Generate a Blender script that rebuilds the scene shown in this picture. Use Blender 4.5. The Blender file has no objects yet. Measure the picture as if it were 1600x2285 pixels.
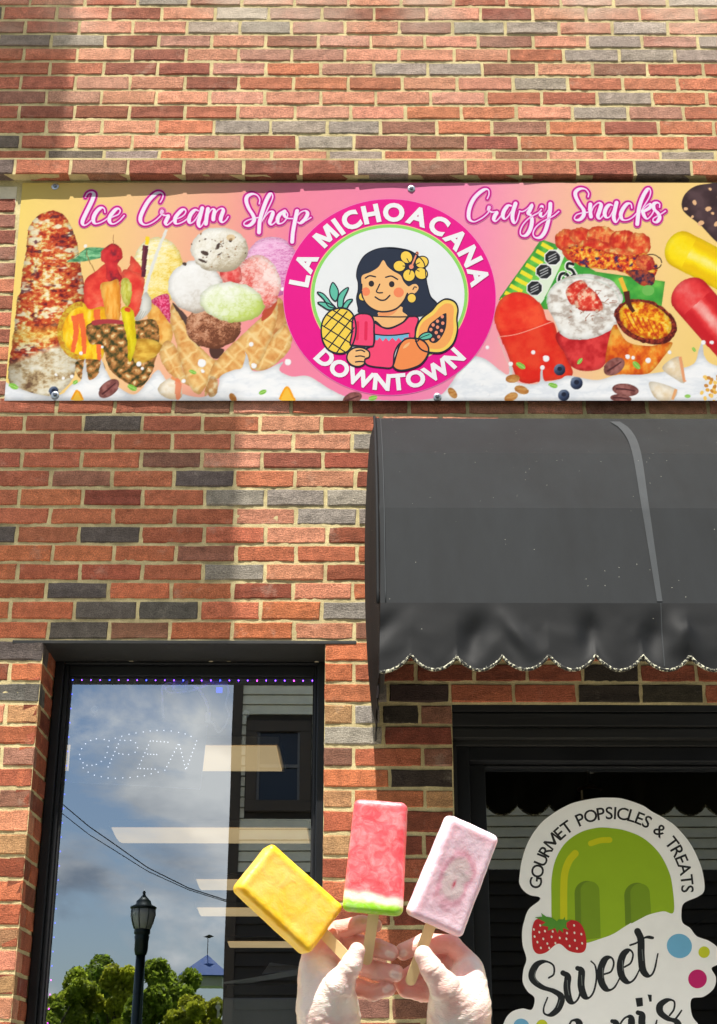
import bpy, bmesh, math
import numpy as np
from mathutils import Vector, Matrix, geometry

S = bpy.context.scene
COL = S.collection
RND = np.random.RandomState(7)

# ------------------------------------------------------------------ camera
FPX, TH, DCAM, HC, ROLL = 3250.0, math.radians(22.25), 4.48, 1.40, 0.002
_R0 = Vector((1, 0, 0)); _U0 = Vector((0, -math.sin(TH), math.cos(TH))); CF = Vector((0, math.cos(TH), math.sin(TH)))
CR = _R0 * math.cos(ROLL) + _U0 * math.sin(ROLL)
CU = _U0 * math.cos(ROLL) - _R0 * math.sin(ROLL)
CAM = Vector((0, -DCAM, HC))
cam = bpy.data.objects.new('camera', bpy.data.cameras.new('camera'))
COL.objects.link(cam)
m = Matrix.Identity(4)
for i in range(3):
    m[i][0], m[i][1], m[i][2], m[i][3] = CR[i], CU[i], -CF[i], CAM[i]
cam.matrix_world = m
cam.data.sensor_fit = 'VERTICAL'; cam.data.sensor_height = 36; cam.data.lens = 36 * FPX / 2285
cam.data.clip_start = 0.05; cam.data.clip_end = 3000
S.camera = cam

# ------------------------------------------------------------------ world and sun
SUN = Vector((-0.18, -1.0, 2.3)).normalized()          # towards the sun: high, a little to the left
w = bpy.data.worlds.new('World'); S.world = w; w.use_nodes = True
nt = w.node_tree; nt.nodes.clear()
def N(t, kind, **kw):
    n = t.nodes.new(kind)
    for k, v in kw.items():
        if k.startswith('i_'):
            key = k[2:]
            key = int(key) if key.isdigit() else key.replace('_', ' ')
            n.inputs[key].default_value = v
        else:
            setattr(n, k, v)
    return n
sky = N(nt, 'ShaderNodeTexSky', sky_type='NISHITA', sun_disc=False, sun_elevation=math.asin(SUN.z),
        sun_rotation=math.atan2(SUN.x, SUN.y), air_density=1.0, dust_density=1.2, ozone_density=2.0)
tc = N(nt, 'ShaderNodeTexCoord'); sep = N(nt, 'ShaderNodeSeparateXYZ')
nt.links.new(tc.outputs['Generated'], sep.inputs[0])
zz = N(nt, 'ShaderNodeMath', operation='MAXIMUM'); nt.links.new(sep.outputs[2], zz.inputs[0]); zz.inputs[1].default_value = 0.0
za = N(nt, 'ShaderNodeMath', operation='ADD'); nt.links.new(zz.outputs[0], za.inputs[0]); za.inputs[1].default_value = 0.40
dx = N(nt, 'ShaderNodeMath', operation='DIVIDE'); dy = N(nt, 'ShaderNodeMath', operation='DIVIDE')
nt.links.new(sep.outputs[0], dx.inputs[0]); nt.links.new(za.outputs[0], dx.inputs[1])
nt.links.new(sep.outputs[1], dy.inputs[0]); nt.links.new(za.outputs[0], dy.inputs[1])
cmb = N(nt, 'ShaderNodeCombineXYZ'); nt.links.new(dx.outputs[0], cmb.inputs[0]); nt.links.new(dy.outputs[0], cmb.inputs[1]); cmb.inputs[2].default_value = 8.9
cn = N(nt, 'ShaderNodeTexNoise', i_Scale=2.6, i_Detail=9.0, i_Roughness=0.58, i_Distortion=0.35); nt.links.new(cmb.outputs[0], cn.inputs['Vector'])
cr = N(nt, 'ShaderNodeValToRGB'); cr.color_ramp.elements[0].position = 0.47; cr.color_ramp.elements[1].position = 0.58
nt.links.new(cn.outputs[0], cr.inputs[0])
cs = N(nt, 'ShaderNodeTexNoise', i_Scale=3.6, i_Detail=7.0); nt.links.new(cmb.outputs[0], cs.inputs['Vector'])
cc = N(nt, 'ShaderNodeValToRGB')
cc.color_ramp.elements[0].position = 0.40; cc.color_ramp.elements[0].color = (3.0, 3.5, 4.2, 1)
cc.color_ramp.elements[1].position = 0.58; cc.color_ramp.elements[1].color = (10.5, 10.2, 9.7, 1)
nt.links.new(cs.outputs[0], cc.inputs[0])
mx = N(nt, 'ShaderNodeMix', data_type='RGBA')
nt.links.new(cr.outputs[0], mx.inputs[0]); nt.links.new(sky.outputs[0], mx.inputs[6]); nt.links.new(cc.outputs[0], mx.inputs[7])
bg = N(nt, 'ShaderNodeBackground', i_Strength=0.072); nt.links.new(mx.outputs[2], bg.inputs[0])
wo = N(nt, 'ShaderNodeOutputWorld'); nt.links.new(bg.outputs[0], wo.inputs[0])

sun = bpy.data.objects.new('sun', bpy.data.lights.new('sun', 'SUN')); COL.objects.link(sun)
sun.data.energy = 5.0; sun.data.angle = math.radians(0.53); sun.data.color = (1.0, 0.955, 0.88)
sun.rotation_euler = (-SUN).to_track_quat('-Z', 'Y').to_euler(); sun.location = SUN * 40

S.view_settings.view_transform = 'Standard'; S.view_settings.look = 'None'
S.view_settings.exposure = 0.96; S.view_settings.gamma = 1.0; S.view_settings.use_curve_mapping = False
S.cycles.max_bounces = 10; S.cycles.transparent_max_bounces = 24; S.cycles.glossy_bounces = 6
S.cycles.use_denoising = True
# ------------------------------------------------------------------ layout helpers
def ray(px, py):
    return CR * ((px - 800.0) / FPX) + CU * ((1142.5 - py) / FPX) + CF
def at(px, py, Y=0.0):
    """the point of the upright plane y=Y that the photograph shows at px,py"""
    d = ray(px, py)
    return CAM + d * ((Y + DCAM) / d.y)
def atd(px, py, dep):
    return CAM + ray(px, py) * dep
def lin(c):
    c = np.asarray(c, float) / 255.0
    return np.where(c <= 0.04045, c / 12.92, ((c + 0.055) / 1.055) ** 2.4)
def L4(r, g, b):
    v = lin((r, g, b)); return (float(v[0]), float(v[1]), float(v[2]), 1.0)

# ------------------------------------------------------------------ object helpers
def place(o, parent):
    if parent is not None:
        o.parent = parent
        pm = Matrix.Translation(parent.location) if parent.type == 'EMPTY' else Matrix.Identity(4)
        o.matrix_parent_inverse = pm.inverted()
    return o
def tag(o, label=None, cat=None, group=None, kind=None):
    if label: o['label'] = label
    if cat: o['category'] = cat
    if group: o['group'] = group
    if kind: o['kind'] = kind
    return o
def thing(name, label, cat, loc=(0, 0, 0), group=None):
    o = bpy.data.objects.new(name, None); o.location = loc; o.empty_display_size = 0.05
    COL.objects.link(o)
    return tag(o, label, cat, group)
def mk(name, V, Fc, mat, parent=None, smooth=False, col=None, colf=None):
    me = bpy.data.meshes.new(name)
    V = np.asarray(V, np.float32).reshape(-1, 3)
    if isinstance(Fc, np.ndarray):
        n, k = Fc.shape
        me.vertices.add(len(V)); me.vertices.foreach_set('co', V.ravel())
        me.loops.add(n * k); me.loops.foreach_set('vertex_index', Fc.astype(np.int32).ravel())
        me.polygons.add(n); me.polygons.foreach_set('loop_start', np.arange(0, n * k, k, dtype=np.int32))
        me.update(calc_edges=True)
    else:
        me.from_pydata([tuple(map(float, v)) for v in V], [], [tuple(int(i) for i in f) for f in Fc]); me.update()
    if col is not None:
        a = me.color_attributes.new('Col', 'FLOAT_COLOR', 'POINT')
        c4 = np.ones((len(V), 4), np.float32); c4[:, :3] = col
        a.data.foreach_set('color', c4.ravel())
    if colf is not None:                                   # one colour per face
        a = me.color_attributes.new('Col', 'FLOAT_COLOR', 'CORNER')
        tot = np.zeros(len(me.polygons), np.int32); me.polygons.foreach_get('loop_total', tot)
        c4 = np.ones((len(me.loops), 4), np.float32); c4[:, :3] = np.repeat(np.asarray(colf, np.float32), tot, axis=0)
        a.data.foreach_set('color', c4.ravel())
    if smooth:
        me.polygons.foreach_set('use_smooth', np.ones(len(me.polygons), bool))
    if mat is not None: me.materials.append(mat)
    o = bpy.data.objects.new(name, me); COL.objects.link(o)
    return place(o, parent)
class MB:
    """collects boxes, tubes and lathes into one mesh"""
    def __init__(s): s.V = []; s.F = []
    def add(s, V, Fc):
        b = len(s.V); s.V += [tuple(v) for v in V]; s.F += [tuple(i + b for i in f) for f in Fc]; return s
    def box(s, x0, x1, y0, y1, z0, z1, bev=0.0):
        if bev <= 0:
            V = [(x, y, z) for x in (x0, x1) for y in (y0, y1) for z in (z0, z1)]
            Fc = [(0, 1, 3, 2), (4, 6, 7, 5), (0, 4, 5, 1), (2, 3, 7, 6), (0, 2, 6, 4), (1, 5, 7, 3)]
            return s.add(V, Fc)
        bm = bmesh.new(); bmesh.ops.create_cube(bm, size=1)
        for v in bm.verts:
            v.co = Vector(((x0 + x1) / 2 + v.co.x * (x1 - x0), (y0 + y1) / 2 + v.co.y * (y1 - y0), (z0 + z1) / 2 + v.co.z * (z1 - z0)))
        bmesh.ops.bevel(bm, geom=bm.edges[:], offset=bev, segments=2, affect='EDGES', profile=0.6)
        bm.verts.index_update()
        s.add([v.co[:] for v in bm.verts], [[v.index for v in f.verts] for f in bm.faces]); bm.free(); return s
    def tube(s, pts, rad, n=8, cap=True):
        pts = [Vector(p) for p in pts]; k = len(pts)
        rad = [rad] * k if not hasattr(rad, '__len__') else rad
        up = None; V = []; Fc = []
        for i, p in enumerate(pts):
            t = (pts[min(i + 1, k - 1)] - pts[max(i - 1, 0)]).normalized()
            if up is None:
                up = t.orthogonal().normalized()
            up = (up - t * up.dot(t)).normalized(); sd = t.cross(up)
            for j in range(n):
                a = 2 * math.pi * j / n
                V.append(p + (up * math.cos(a) + sd * math.sin(a)) * rad[i])
        for i in range(k - 1):
            for j in range(n):
                Fc.append((i * n + j, i * n + (j + 1) % n, (i + 1) * n + (j + 1) % n, (i + 1) * n + j))
        if cap:
            Fc.append(tuple(range(n - 1, -1, -1))); Fc.append(tuple((k - 1) * n + j for j in range(n)))
        return s.add(V, Fc)
    def lathe(s, prof, c=(0, 0, 0), n=24, axis='Z'):
        V = []; Fc = []
        for r, z in prof:
            for j in range(n):
                a = 2 * math.pi * j / n
                p = (r * math.cos(a), r * math.sin(a), z)
                if axis == 'Y': p = (r * math.cos(a), z, r * math.sin(a))
                V.append((p[0] + c[0], p[1] + c[1], p[2] + c[2]))
        for i in range(len(prof) - 1):
            for j in range(n):
                q = (i * n + j, i * n + (j + 1) % n, (i + 1) * n + (j + 1) % n, (i + 1) * n + j)
                Fc.append(q if axis == 'Z' else q[::-1])
        Fc.append(tuple(range(n))[::-1] if axis == 'Z' else tuple(range(n)))
        e = tuple((len(prof) - 1) * n + j for j in range(n)); Fc.append(e if axis == 'Z' else e[::-1])
        return s.add(V, Fc)
    def build(s, name, mat, parent=None, smooth=False):
        return mk(name, s.V, s.F, mat, parent, smooth)
def curve(P, step=3.0, closed=False):
    """Catmull-Rom through P, sampled about every `step`"""
    P = np.asarray(P, float)
    Q = np.vstack([P[-1:], P, P[:2]]) if closed else np.vstack([2 * P[0] - P[1], P, 2 * P[-1] - P[-2]])
    out = []
    for i in range(1, len(Q) - 2):
        n = max(2, int(np.linalg.norm(Q[i + 1] - Q[i]) / step) + 1)
        t = np.linspace(0, 1, n, endpoint=False)[:, None]
        a, b, c, d = Q[i - 1], Q[i], Q[i + 1], Q[i + 2]
        out.append(0.5 * (2 * b + (c - a) * t + (2 * a - 5 * b + 4 * c - d) * t ** 2 + (3 * b - a - 3 * c + d) * t ** 3))
    if not closed: out.append(P[-1:])
    return np.vstack(out)

# ------------------------------------------------------------------ noise
def vnoise(x, y, seed=0):
    xi = np.floor(x).astype(np.int64); yi = np.floor(y).astype(np.int64)
    fx = x - xi; fy = y - yi; fx = fx * fx * (3 - 2 * fx); fy = fy * fy * (3 - 2 * fy)
    def h(a, b):
        v = (a * 374761393 + b * 668265263 + seed * 974711) & 0xffffffff
        v = ((v ^ (v >> 13)) * 1274126177) & 0xffffffff
        return ((v ^ (v >> 16)) & 0xffff) / 65535.0
    return (h(xi, yi) * (1 - fx) + h(xi + 1, yi) * fx) * (1 - fy) + (h(xi, yi + 1) * (1 - fx) + h(xi + 1, yi + 1) * fx) * fy
def fbm(x, y, seed=0, octs=4):
    s = 0; a = 0.5; t = 0
    for o in range(octs):
        s = s + a * vnoise(x * 2 ** o, y * 2 ** o, seed + o * 17); t += a; a *= 0.55
    return s / t

# ------------------------------------------------------------------ materials
def nodes(name):
    mt = bpy.data.materials.new(name); mt.use_nodes = True
    t = mt.node_tree; t.nodes.clear()
    out = N(t, 'ShaderNodeOutputMaterial'); b = N(t, 'ShaderNodeBsdfPrincipled')
    t.links.new(b.outputs[0], out.inputs[0])
    return mt, t, b, out
def mat(name, c, rough=0.6, metal=0.0, var=0.12, vscale=8.0, bump=0.0, bscale=60.0, spec=0.5, sss=0.0, coat=0.0, stretch=None, rvar=0.1, bdist=0.004):
    """plain procedural surface: colour with mottling, roughness variation, noise relief"""
    mt, t, b, out = nodes(name)
    c = L4(*c) if max(c) > 1.0 else (c[0], c[1], c[2], 1)
    tc = N(t, 'ShaderNodeTexCoord'); src = tc.outputs['Object']
    if stretch:
        mp = N(t, 'ShaderNodeMapping'); mp.inputs['Scale'].default_value = stretch
        t.links.new(src, mp.inputs[0]); src = mp.outputs[0]
    nz = N(t, 'ShaderNodeTexNoise', i_Scale=vscale, i_Detail=6.0, i_Roughness=0.6); t.links.new(src, nz.inputs['Vector'])
    rp = N(t, 'ShaderNodeMapRange'); rp.inputs[1].default_value = 0.3; rp.inputs[2].default_value = 0.7
    rp.inputs[3].default_value = 1 - var; rp.inputs[4].default_value = 1 + var
    t.links.new(nz.outputs[0], rp.inputs[0])
    ml = N(t, 'ShaderNodeVectorMath', operation='SCALE'); ml.inputs[0].default_value = c[:3]
    t.links.new(rp.outputs[0], ml.inputs['Scale']); t.links.new(ml.outputs[0], b.inputs['Base Color'])
    rr = N(t, 'ShaderNodeMapRange'); rr.inputs[3].default_value = max(0.02, rough - rvar); rr.inputs[4].default_value = min(1, rough + rvar)
    t.links.new(nz.outputs[0], rr.inputs[0]); t.links.new(rr.outputs[0], b.inputs['Roughness'])
    b.inputs['Metallic'].default_value = metal; b.inputs['Specular IOR Level'].default_value = spec
    b.inputs['Coat Weight'].default_value = coat
    if sss:
        b.inputs['Subsurface Weight'].default_value = sss; b.inputs['Subsurface Radius'].default_value = (0.012, 0.006, 0.004)
        b.inputs['Subsurface Scale'].default_value = 1.0
    if bump:
        bn = N(t, 'ShaderNodeTexNoise', i_Scale=bscale, i_Detail=7.0, i_Roughness=0.65); t.links.new(src, bn.inputs['Vector'])
        bu = N(t, 'ShaderNodeBump', i_Strength=bump, i_Distance=bdist); t.links.new(bn.outputs[0], bu.inputs['Height'])
        t.links.new(bu.outputs[0], b.inputs['Normal'])
    return mt
def emit(name, c, s):
    mt, t, b, out = nodes(name)
    b.inputs['Base Color'].default_value = L4(*c); b.inputs['Emission Color'].default_value = L4(*c); b.inputs['Emission Strength'].default_value = s
    nz = N(t, 'ShaderNodeTexNoise', i_Scale=3.0); tcn = N(t, 'ShaderNodeTexCoord'); t.links.new(tcn.outputs['Object'], nz.inputs['Vector'])
    r = N(t, 'ShaderNodeMapRange'); r.inputs[3].default_value = s * 0.8; r.inputs[4].default_value = s * 1.2
    t.links.new(nz.outputs[0], r.inputs[0]); t.links.new(r.outputs[0], b.inputs['Emission Strength'])
    return mt
def print_mat(name, rough=0.5, var=0.03, coat=0.0, bump=0.0, bscale=30.0, gain=1.0):
    """printed vinyl: colour attribute with a little fibre variation"""
    mt, t, b, out = nodes(name)
    at_ = N(t, 'ShaderNodeVertexColor', layer_name='Col'); tc = N(t, 'ShaderNodeTexCoord')
    nz = N(t, 'ShaderNodeTexNoise', i_Scale=25.0, i_Detail=5.0); t.links.new(tc.outputs['Object'], nz.inputs['Vector'])
    rp = N(t, 'ShaderNodeMapRange'); rp.inputs[3].default_value = gain * (1 - var); rp.inputs[4].default_value = gain * (1 + var)
    t.links.new(nz.outputs[0], rp.inputs[0])
    ml = N(t, 'ShaderNodeVectorMath', operation='SCALE'); t.links.new(at_.outputs[0], ml.inputs[0]); t.links.new(rp.outputs[0], ml.inputs['Scale'])
    t.links.new(ml.outputs[0], b.inputs['Base Color']); b.inputs['Roughness'].default_value = rough; b.inputs['Coat Weight'].default_value = coat
    if bump:
        bn = N(t, 'ShaderNodeTexNoise', i_Scale=bscale, i_Detail=3.0); t.links.new(tc.outputs['Object'], bn.inputs['Vector'])
        bu = N(t, 'ShaderNodeBump', i_Strength=bump, i_Distance=0.004); t.links.new(bn.outputs[0], bu.inputs['Height']); t.links.new(bu.outputs[0], b.inputs['Normal'])
    return mt
def glass_mat(name, tint, refl, rtint=(1, 1, 1, 1), bump=0.0):
    """window pane: part mirror, part see-through"""
    mt, t, b, out = nodes(name); t.nodes.remove(b)
    tr = N(t, 'ShaderNodeBsdfTransparent'); tr.inputs[0].default_value = tint
    gl = N(t, 'ShaderNodeBsdfGlossy'); gl.inputs[0].default_value = rtint; gl.inputs['Roughness'].default_value = 0.0
    fr = N(t, 'ShaderNodeLayerWeight', i_Blend=0.35); mr = N(t, 'ShaderNodeMapRange'); mr.inputs[3].default_value = refl; mr.inputs[4].default_value = 1.0
    t.links.new(fr.outputs['Fresnel'], mr.inputs[0])
    if bump:
        tcn = N(t, 'ShaderNodeTexCoord'); nz = N(t, 'ShaderNodeTexNoise', i_Scale=1.7, i_Detail=1.0); t.links.new(tcn.outputs['Object'], nz.inputs['Vector'])
        bu = N(t, 'ShaderNodeBump', i_Strength=bump, i_Distance=0.01); t.links.new(nz.outputs[0], bu.inputs['Height']); t.links.new(bu.outputs[0], gl.inputs['Normal'])
    mxs = N(t, 'ShaderNodeMixShader'); t.links.new(mr.outputs[0], mxs.inputs[0]); t.links.new(tr.outputs[0], mxs.inputs[1]); t.links.new(gl.outputs[0], mxs.inputs[2])
    t.links.new(mxs.outputs[0], out.inputs[0])
    return mt

# ------------------------------------------------------------------ flat print: filled shapes and pen strokes laid on a plane
class Print:
    def __init__(s, plane, base=0.0, step=0.00012):
        s.plane = plane; s.base = base; s.step = step; s.lay = 0; s.V = []; s.F = []; s.C = []
    def _pt(s, p, extra=0.0):
        return s.plane(p[0], p[1], s.base + s.lay * s.step + extra)
    def fill(s, P, c, smooth=None):
        s.lay += 1
        if smooth: P = curve(P, smooth, True)
        tri = geometry.tessellate_polygon([[Vector((p[0], p[1], 0)) for p in P]])
        b = len(s.V); s.V += [s._pt(p) for p in P]; cc = lin(c)
        for t in tri:
            s.F.append(tuple(b + i for i in t)); s.C.append(cc)
        return s
    def ell(s, cx, cy, rx, ry, c, rot=0.0, n=40):
        a = np.linspace(0, 2 * np.pi, n, endpoint=False); co, si = math.cos(rot), math.sin(rot)
        x = rx * np.cos(a); y = ry * np.sin(a)
        return s.fill(np.c_[cx + x * co - y * si, cy + x * si + y * co], c)
    def stroke(s, P, w, c, step=2.5, closed=False, raw=False):
        """w: number, or f(tangent, t) -> width"""
        s.lay += 1
        Q = np.asarray(P, float) if raw else curve(P, step, closed)
        if closed: Q = np.vstack([Q, Q[:2]])
        T = np.gradient(Q, axis=0); T /= np.maximum(np.linalg.norm(T, axis=1, keepdims=True), 1e-9)
        n = len(Q); cc = lin(c)
        W = np.array([w(T[i], i / (n - 1)) if callable(w) else w for i in range(n)]) / 2
        if callable(w):
            k = np.ones(5) / 5; W = np.convolve(np.pad(W, 2, mode='edge'), k, 'valid')
        Nn = np.c_[-T[:, 1], T[:, 0]]; b = len(s.V)
        for i in range(n):
            e = i * 4e-6
            s.V.append(s._pt(Q[i] + Nn[i] * W[i], e)); s.V.append(s._pt(Q[i] - Nn[i] * W[i], e))
        for i in range(n - 1):
            s.F.append((b + 2 * i, b + 2 * i + 1, b + 2 * i + 3, b + 2 * i + 2)); s.C.append(cc)
        if not closed:
            for i, sg in ((0, -1), (n - 1, 1)):
                c0 = len(s.V); a0 = math.atan2(T[i][1] * sg, T[i][0] * sg); e = i * 4e-6
                arc = [Q[i] + W[i] * np.array([math.cos(a0 + a), math.sin(a0 + a)]) for a in np.linspace(-math.pi / 2, math.pi / 2, 9)]
                s.V += [s._pt(p, e) for p in arc]; s.F.append(tuple(range(c0, c0 + 9))); s.C.append(cc)
        return s
    def build(s, name, mat, parent=None):
        o = mk(name, s.V, s.F, mat, parent, colf=np.array(s.C))
        return o
GLY = {}
def glyph(ch, bold=0.0):
    """outline of a letter as flat triangles (built-in font)"""
    if (ch, bold) not in GLY:
        cu = bpy.data.curves.new('glyph', 'FONT'); cu.body = ch; cu.offset = bold; cu.resolution_u = 4
        ob = bpy.data.objects.new('glyph', cu); COL.objects.link(ob)
        bpy.context.view_layer.update()
        me = ob.to_mesh()
        V = np.array([v.co[:2] for v in me.vertices]).reshape(-1, 2); Fc = [tuple(p.vertices) for p in me.polygons]
        ob.to_mesh_clear(); bpy.data.objects.remove(ob); bpy.data.curves.remove(cu)
        GLY[(ch, bold)] = (V, Fc)
    return GLY[(ch, bold)]
def letter_m(s_):
    h, w_ = .70, .80; P = [(0, 0), (0, h), (s_ * 1.25, h), (w_ / 2, h * .40), (w_ - s_ * 1.25, h), (w_, h), (w_, 0), (w_ - s_, 0), (w_ - s_, h - s_ * 1.9), (w_ / 2 + s_ * .45, h * .08), (w_ / 2 - s_ * .45, h * .08), (s_, h - s_ * 1.9), (s_, 0)]
    return np.array(P, float), [tuple(t_) for t_ in geometry.tessellate_polygon([[Vector((x, y, 0)) for x, y in P]])]
GLY[('M', .045)] = letter_m(.175); GLY[('M', .010)] = letter_m(.10)
def put_glyph(pr, ch, fn, c, bold=0.0):
    V, Fc = glyph(ch, bold)
    pr.lay += 1; b = len(pr.V); pr.V += [pr._pt(fn(v)) for v in V]; cc = lin(c)
    for f in Fc:
        pr.F.append(tuple(b + i for i in f)); pr.C.append(cc)

# ------------------------------------------------------------------ implicit surfaces (hands, ice lollies)
def surfnet(sdf, lo, hi, h):
    lo = np.array(lo, float); hi = np.array(hi, float); n = np.ceil((hi - lo) / h).astype(int) + 1
    ax = [lo[i] + h * np.arange(n[i]) for i in range(3)]
    X, Y, Z = np.meshgrid(*ax, indexing='ij'); v = sdf(X, Y, Z); ins = v < 0
    c = np.zeros(tuple(n - 1), int)
    for a in (0, 1):
        for b in (0, 1):
            for d in (0, 1):
                c += ins[a:n[0] - 1 + a, b:n[1] - 1 + b, d:n[2] - 1 + d]
    act = np.argwhere((c > 0) & (c < 8)); idx = -np.ones(tuple(n - 1), int); idx[tuple(act.T)] = np.arange(len(act))
    sm = np.zeros((len(act), 3)); ct = np.zeros(len(act))
    cor = [(a, b, d) for a in (0, 1) for b in (0, 1) for d in (0, 1)]
    for p in cor:
        for k in range(3):
            if p[k]: continue
            q = list(p); q[k] = 1
            v0 = v[tuple((act + p).T)]; v1 = v[tuple((act + q).T)]; cr_ = (v0 < 0) != (v1 < 0)
            t = np.where(cr_, v0 / np.where(np.abs(v0 - v1) < 1e-12, 1, v0 - v1), 0)
            pos = np.array(p, float)[None, :].repeat(len(act), 0); pos[:, k] += t
            sm += pos * cr_[:, None]; ct += cr_
    V = lo + h * (act + sm / ct[:, None]); Fs = []
    for k in range(3):
        u, w_ = (k + 1) % 3, (k + 2) % 3
        s0 = [slice(None)] * 3; s1 = [slice(None)] * 3; s0[k] = slice(0, -1); s1[k] = slice(1, None)
        e = np.argwhere(ins[tuple(s0)] != ins[tuple(s1)])
        e = e[(e[:, u] > 0) & (e[:, w_] > 0) & (e[:, u] < n[u] - 1) & (e[:, w_] < n[w_] - 1)]
        o = np.zeros((4, 3), int); o[0, u] = -1; o[0, w_] = -1; o[1, w_] = -1; o[3, u] = -1
        q = np.stack([idx[tuple((e + o[i]).T)] for i in range(4)], 1)
        fl = ins[tuple(e.T)]; q[~fl] = q[~fl][:, ::-1]; Fs.append(q)
    return V, np.vstack(Fs)
def smin(a, b, k):
    h = np.clip(0.5 + 0.5 * (b - a) / k, 0, 1)
    return b * (1 - h) + a * h - k * h * (1 - h)
def cap(X, Y, Z, a, b, ra, rb):
    a = np.array(a, float); b = np.array(b, float); d = b - a; L = d @ d
    t = np.clip(((X - a[0]) * d[0] + (Y - a[1]) * d[1] + (Z - a[2]) * d[2]) / L, 0, 1)
    return np.sqrt((X - a[0] - t * d[0]) ** 2 + (Y - a[1] - t * d[1]) ** 2 + (Z - a[2] - t * d[2]) ** 2) - (ra + (rb - ra) * t)
# ------------------------------------------------------------------ the brick shop front
XL = at(98, 1428).x; XR = at(725, 1500).x; ZW = at(400, 1430).z          # window opening
XD0 = at(1009, 1600).x; XD1 = XD0 + 1.02; ZD = at(1200, 1572).z         # door opening
RV = 0.20                                                               # depth of the window reveal
YG = 0.245                                                              # window glass
YD = 0.15                                                               # door glass

def brick_material(name, source):
    mt, t, b, out = nodes(name)
    tc = N(t, 'ShaderNodeTexCoord'); oi = N(t, 'ShaderNodeObjectInfo'); geo = N(t, 'ShaderNodeNewGeometry')
    if source == 'object':
        base = oi.outputs['Color']
    else:
        vc = N(t, 'ShaderNodeVertexColor', layer_name='Col'); base = vc.outputs[0]
    pos = geo.outputs['Position']
    n1 = N(t, 'ShaderNodeTexNoise', i_Scale=28.0, i_Detail=5.0, i_Roughness=0.65); t.links.new(pos, n1.inputs['Vector'])
    n2 = N(t, 'ShaderNodeTexNoise', i_Scale=330.0, i_Detail=4.0, i_Roughness=0.7); t.links.new(pos, n2.inputs['Vector'])
    # dark firing blotches and speckle
    r1 = N(t, 'ShaderNodeMapRange'); r1.inputs[1].default_value = 0.32; r1.inputs[2].default_value = 0.68; r1.inputs[3].default_value = 0.72; r1.inputs[4].default_value = 1.22
    t.links.new(n1.outputs[0], r1.inputs[0])
    r2 = N(t, 'ShaderNodeMapRange'); r2.inputs[1].default_value = 0.35; r2.inputs[2].default_value = 0.62; r2.inputs[3].default_value = 0.45; r2.inputs[4].default_value = 1.2
    t.links.new(n2.outputs[0], r2.inputs[0])
    mm = N(t, 'ShaderNodeMath', operation='MULTIPLY'); t.links.new(r1.outputs[0], mm.inputs[0]); t.links.new(r2.outputs[0], mm.inputs[1])
    sc = N(t, 'ShaderNodeVectorMath', operation='SCALE'); t.links.new(base, sc.inputs[0]); t.links.new(mm.outputs[0], sc.inputs['Scale'])
    # mortar smears and lime bloom (white salts washed down below the coping)
    n3 = N(t, 'ShaderNodeTexNoise', i_Scale=9.0, i_Detail=6.0, i_Roughness=0.7); t.links.new(pos, n3.inputs['Vector'])
    r3 = N(t, 'ShaderNodeMapRange'); r3.inputs[1].default_value = 0.58; r3.inputs[2].default_value = 0.82; r3.inputs[4].default_value = 0.45
    t.links.new(n3.outputs[0], r3.inputs[0])
    sx = N(t, 'ShaderNodeSeparateXYZ'); t.links.new(pos, sx.inputs[0])
    n4 = N(t, 'ShaderNodeTexNoise', i_Scale=2.1, i_Detail=4.0); t.links.new(pos, n4.inputs['Vector'])
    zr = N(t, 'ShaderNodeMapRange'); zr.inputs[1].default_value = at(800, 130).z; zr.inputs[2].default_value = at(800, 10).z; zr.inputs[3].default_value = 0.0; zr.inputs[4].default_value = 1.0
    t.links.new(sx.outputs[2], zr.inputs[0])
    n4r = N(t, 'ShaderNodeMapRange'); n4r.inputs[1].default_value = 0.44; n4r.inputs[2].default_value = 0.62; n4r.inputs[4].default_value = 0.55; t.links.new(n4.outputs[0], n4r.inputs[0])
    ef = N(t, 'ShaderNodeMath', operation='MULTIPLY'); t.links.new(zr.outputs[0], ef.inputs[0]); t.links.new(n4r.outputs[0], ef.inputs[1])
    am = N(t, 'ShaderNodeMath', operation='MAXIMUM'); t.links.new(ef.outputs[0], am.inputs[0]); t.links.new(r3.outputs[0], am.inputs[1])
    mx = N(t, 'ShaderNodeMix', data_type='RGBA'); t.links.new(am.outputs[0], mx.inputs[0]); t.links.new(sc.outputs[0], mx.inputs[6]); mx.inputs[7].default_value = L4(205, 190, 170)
    t.links.new(mx.outputs[2], b.inputs['Base Color'])
    b.inputs['Roughness'].default_value = 0.9; b.inputs['Specular IOR Level'].default_value = 0.25
    # wire-cut face: short horizontal tears
    mp = N(t, 'ShaderNodeMapping'); mp.inputs['Scale'].default_value = (0.55, 1, 1.5); t.links.new(pos, mp.inputs[0])
    v = N(t, 'ShaderNodeTexNoise', i_Scale=170.0, i_Detail=6.0, i_Roughness=0.7, i_Distortion=0.6); t.links.new(mp.outputs[0], v.inputs['Vector'])
    bu = N(t, 'ShaderNodeBump', i_Strength=1.0, i_Distance=0.008); t.links.new(v.outputs[0], bu.inputs['Height']); t.links.new(bu.outputs[0], b.inputs['Normal'])
    return mt
M_BRICK = brick_material('fired_brick', 'object'); M_BRICKS = brick_material('fired_brick_mass', 'attr')
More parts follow.
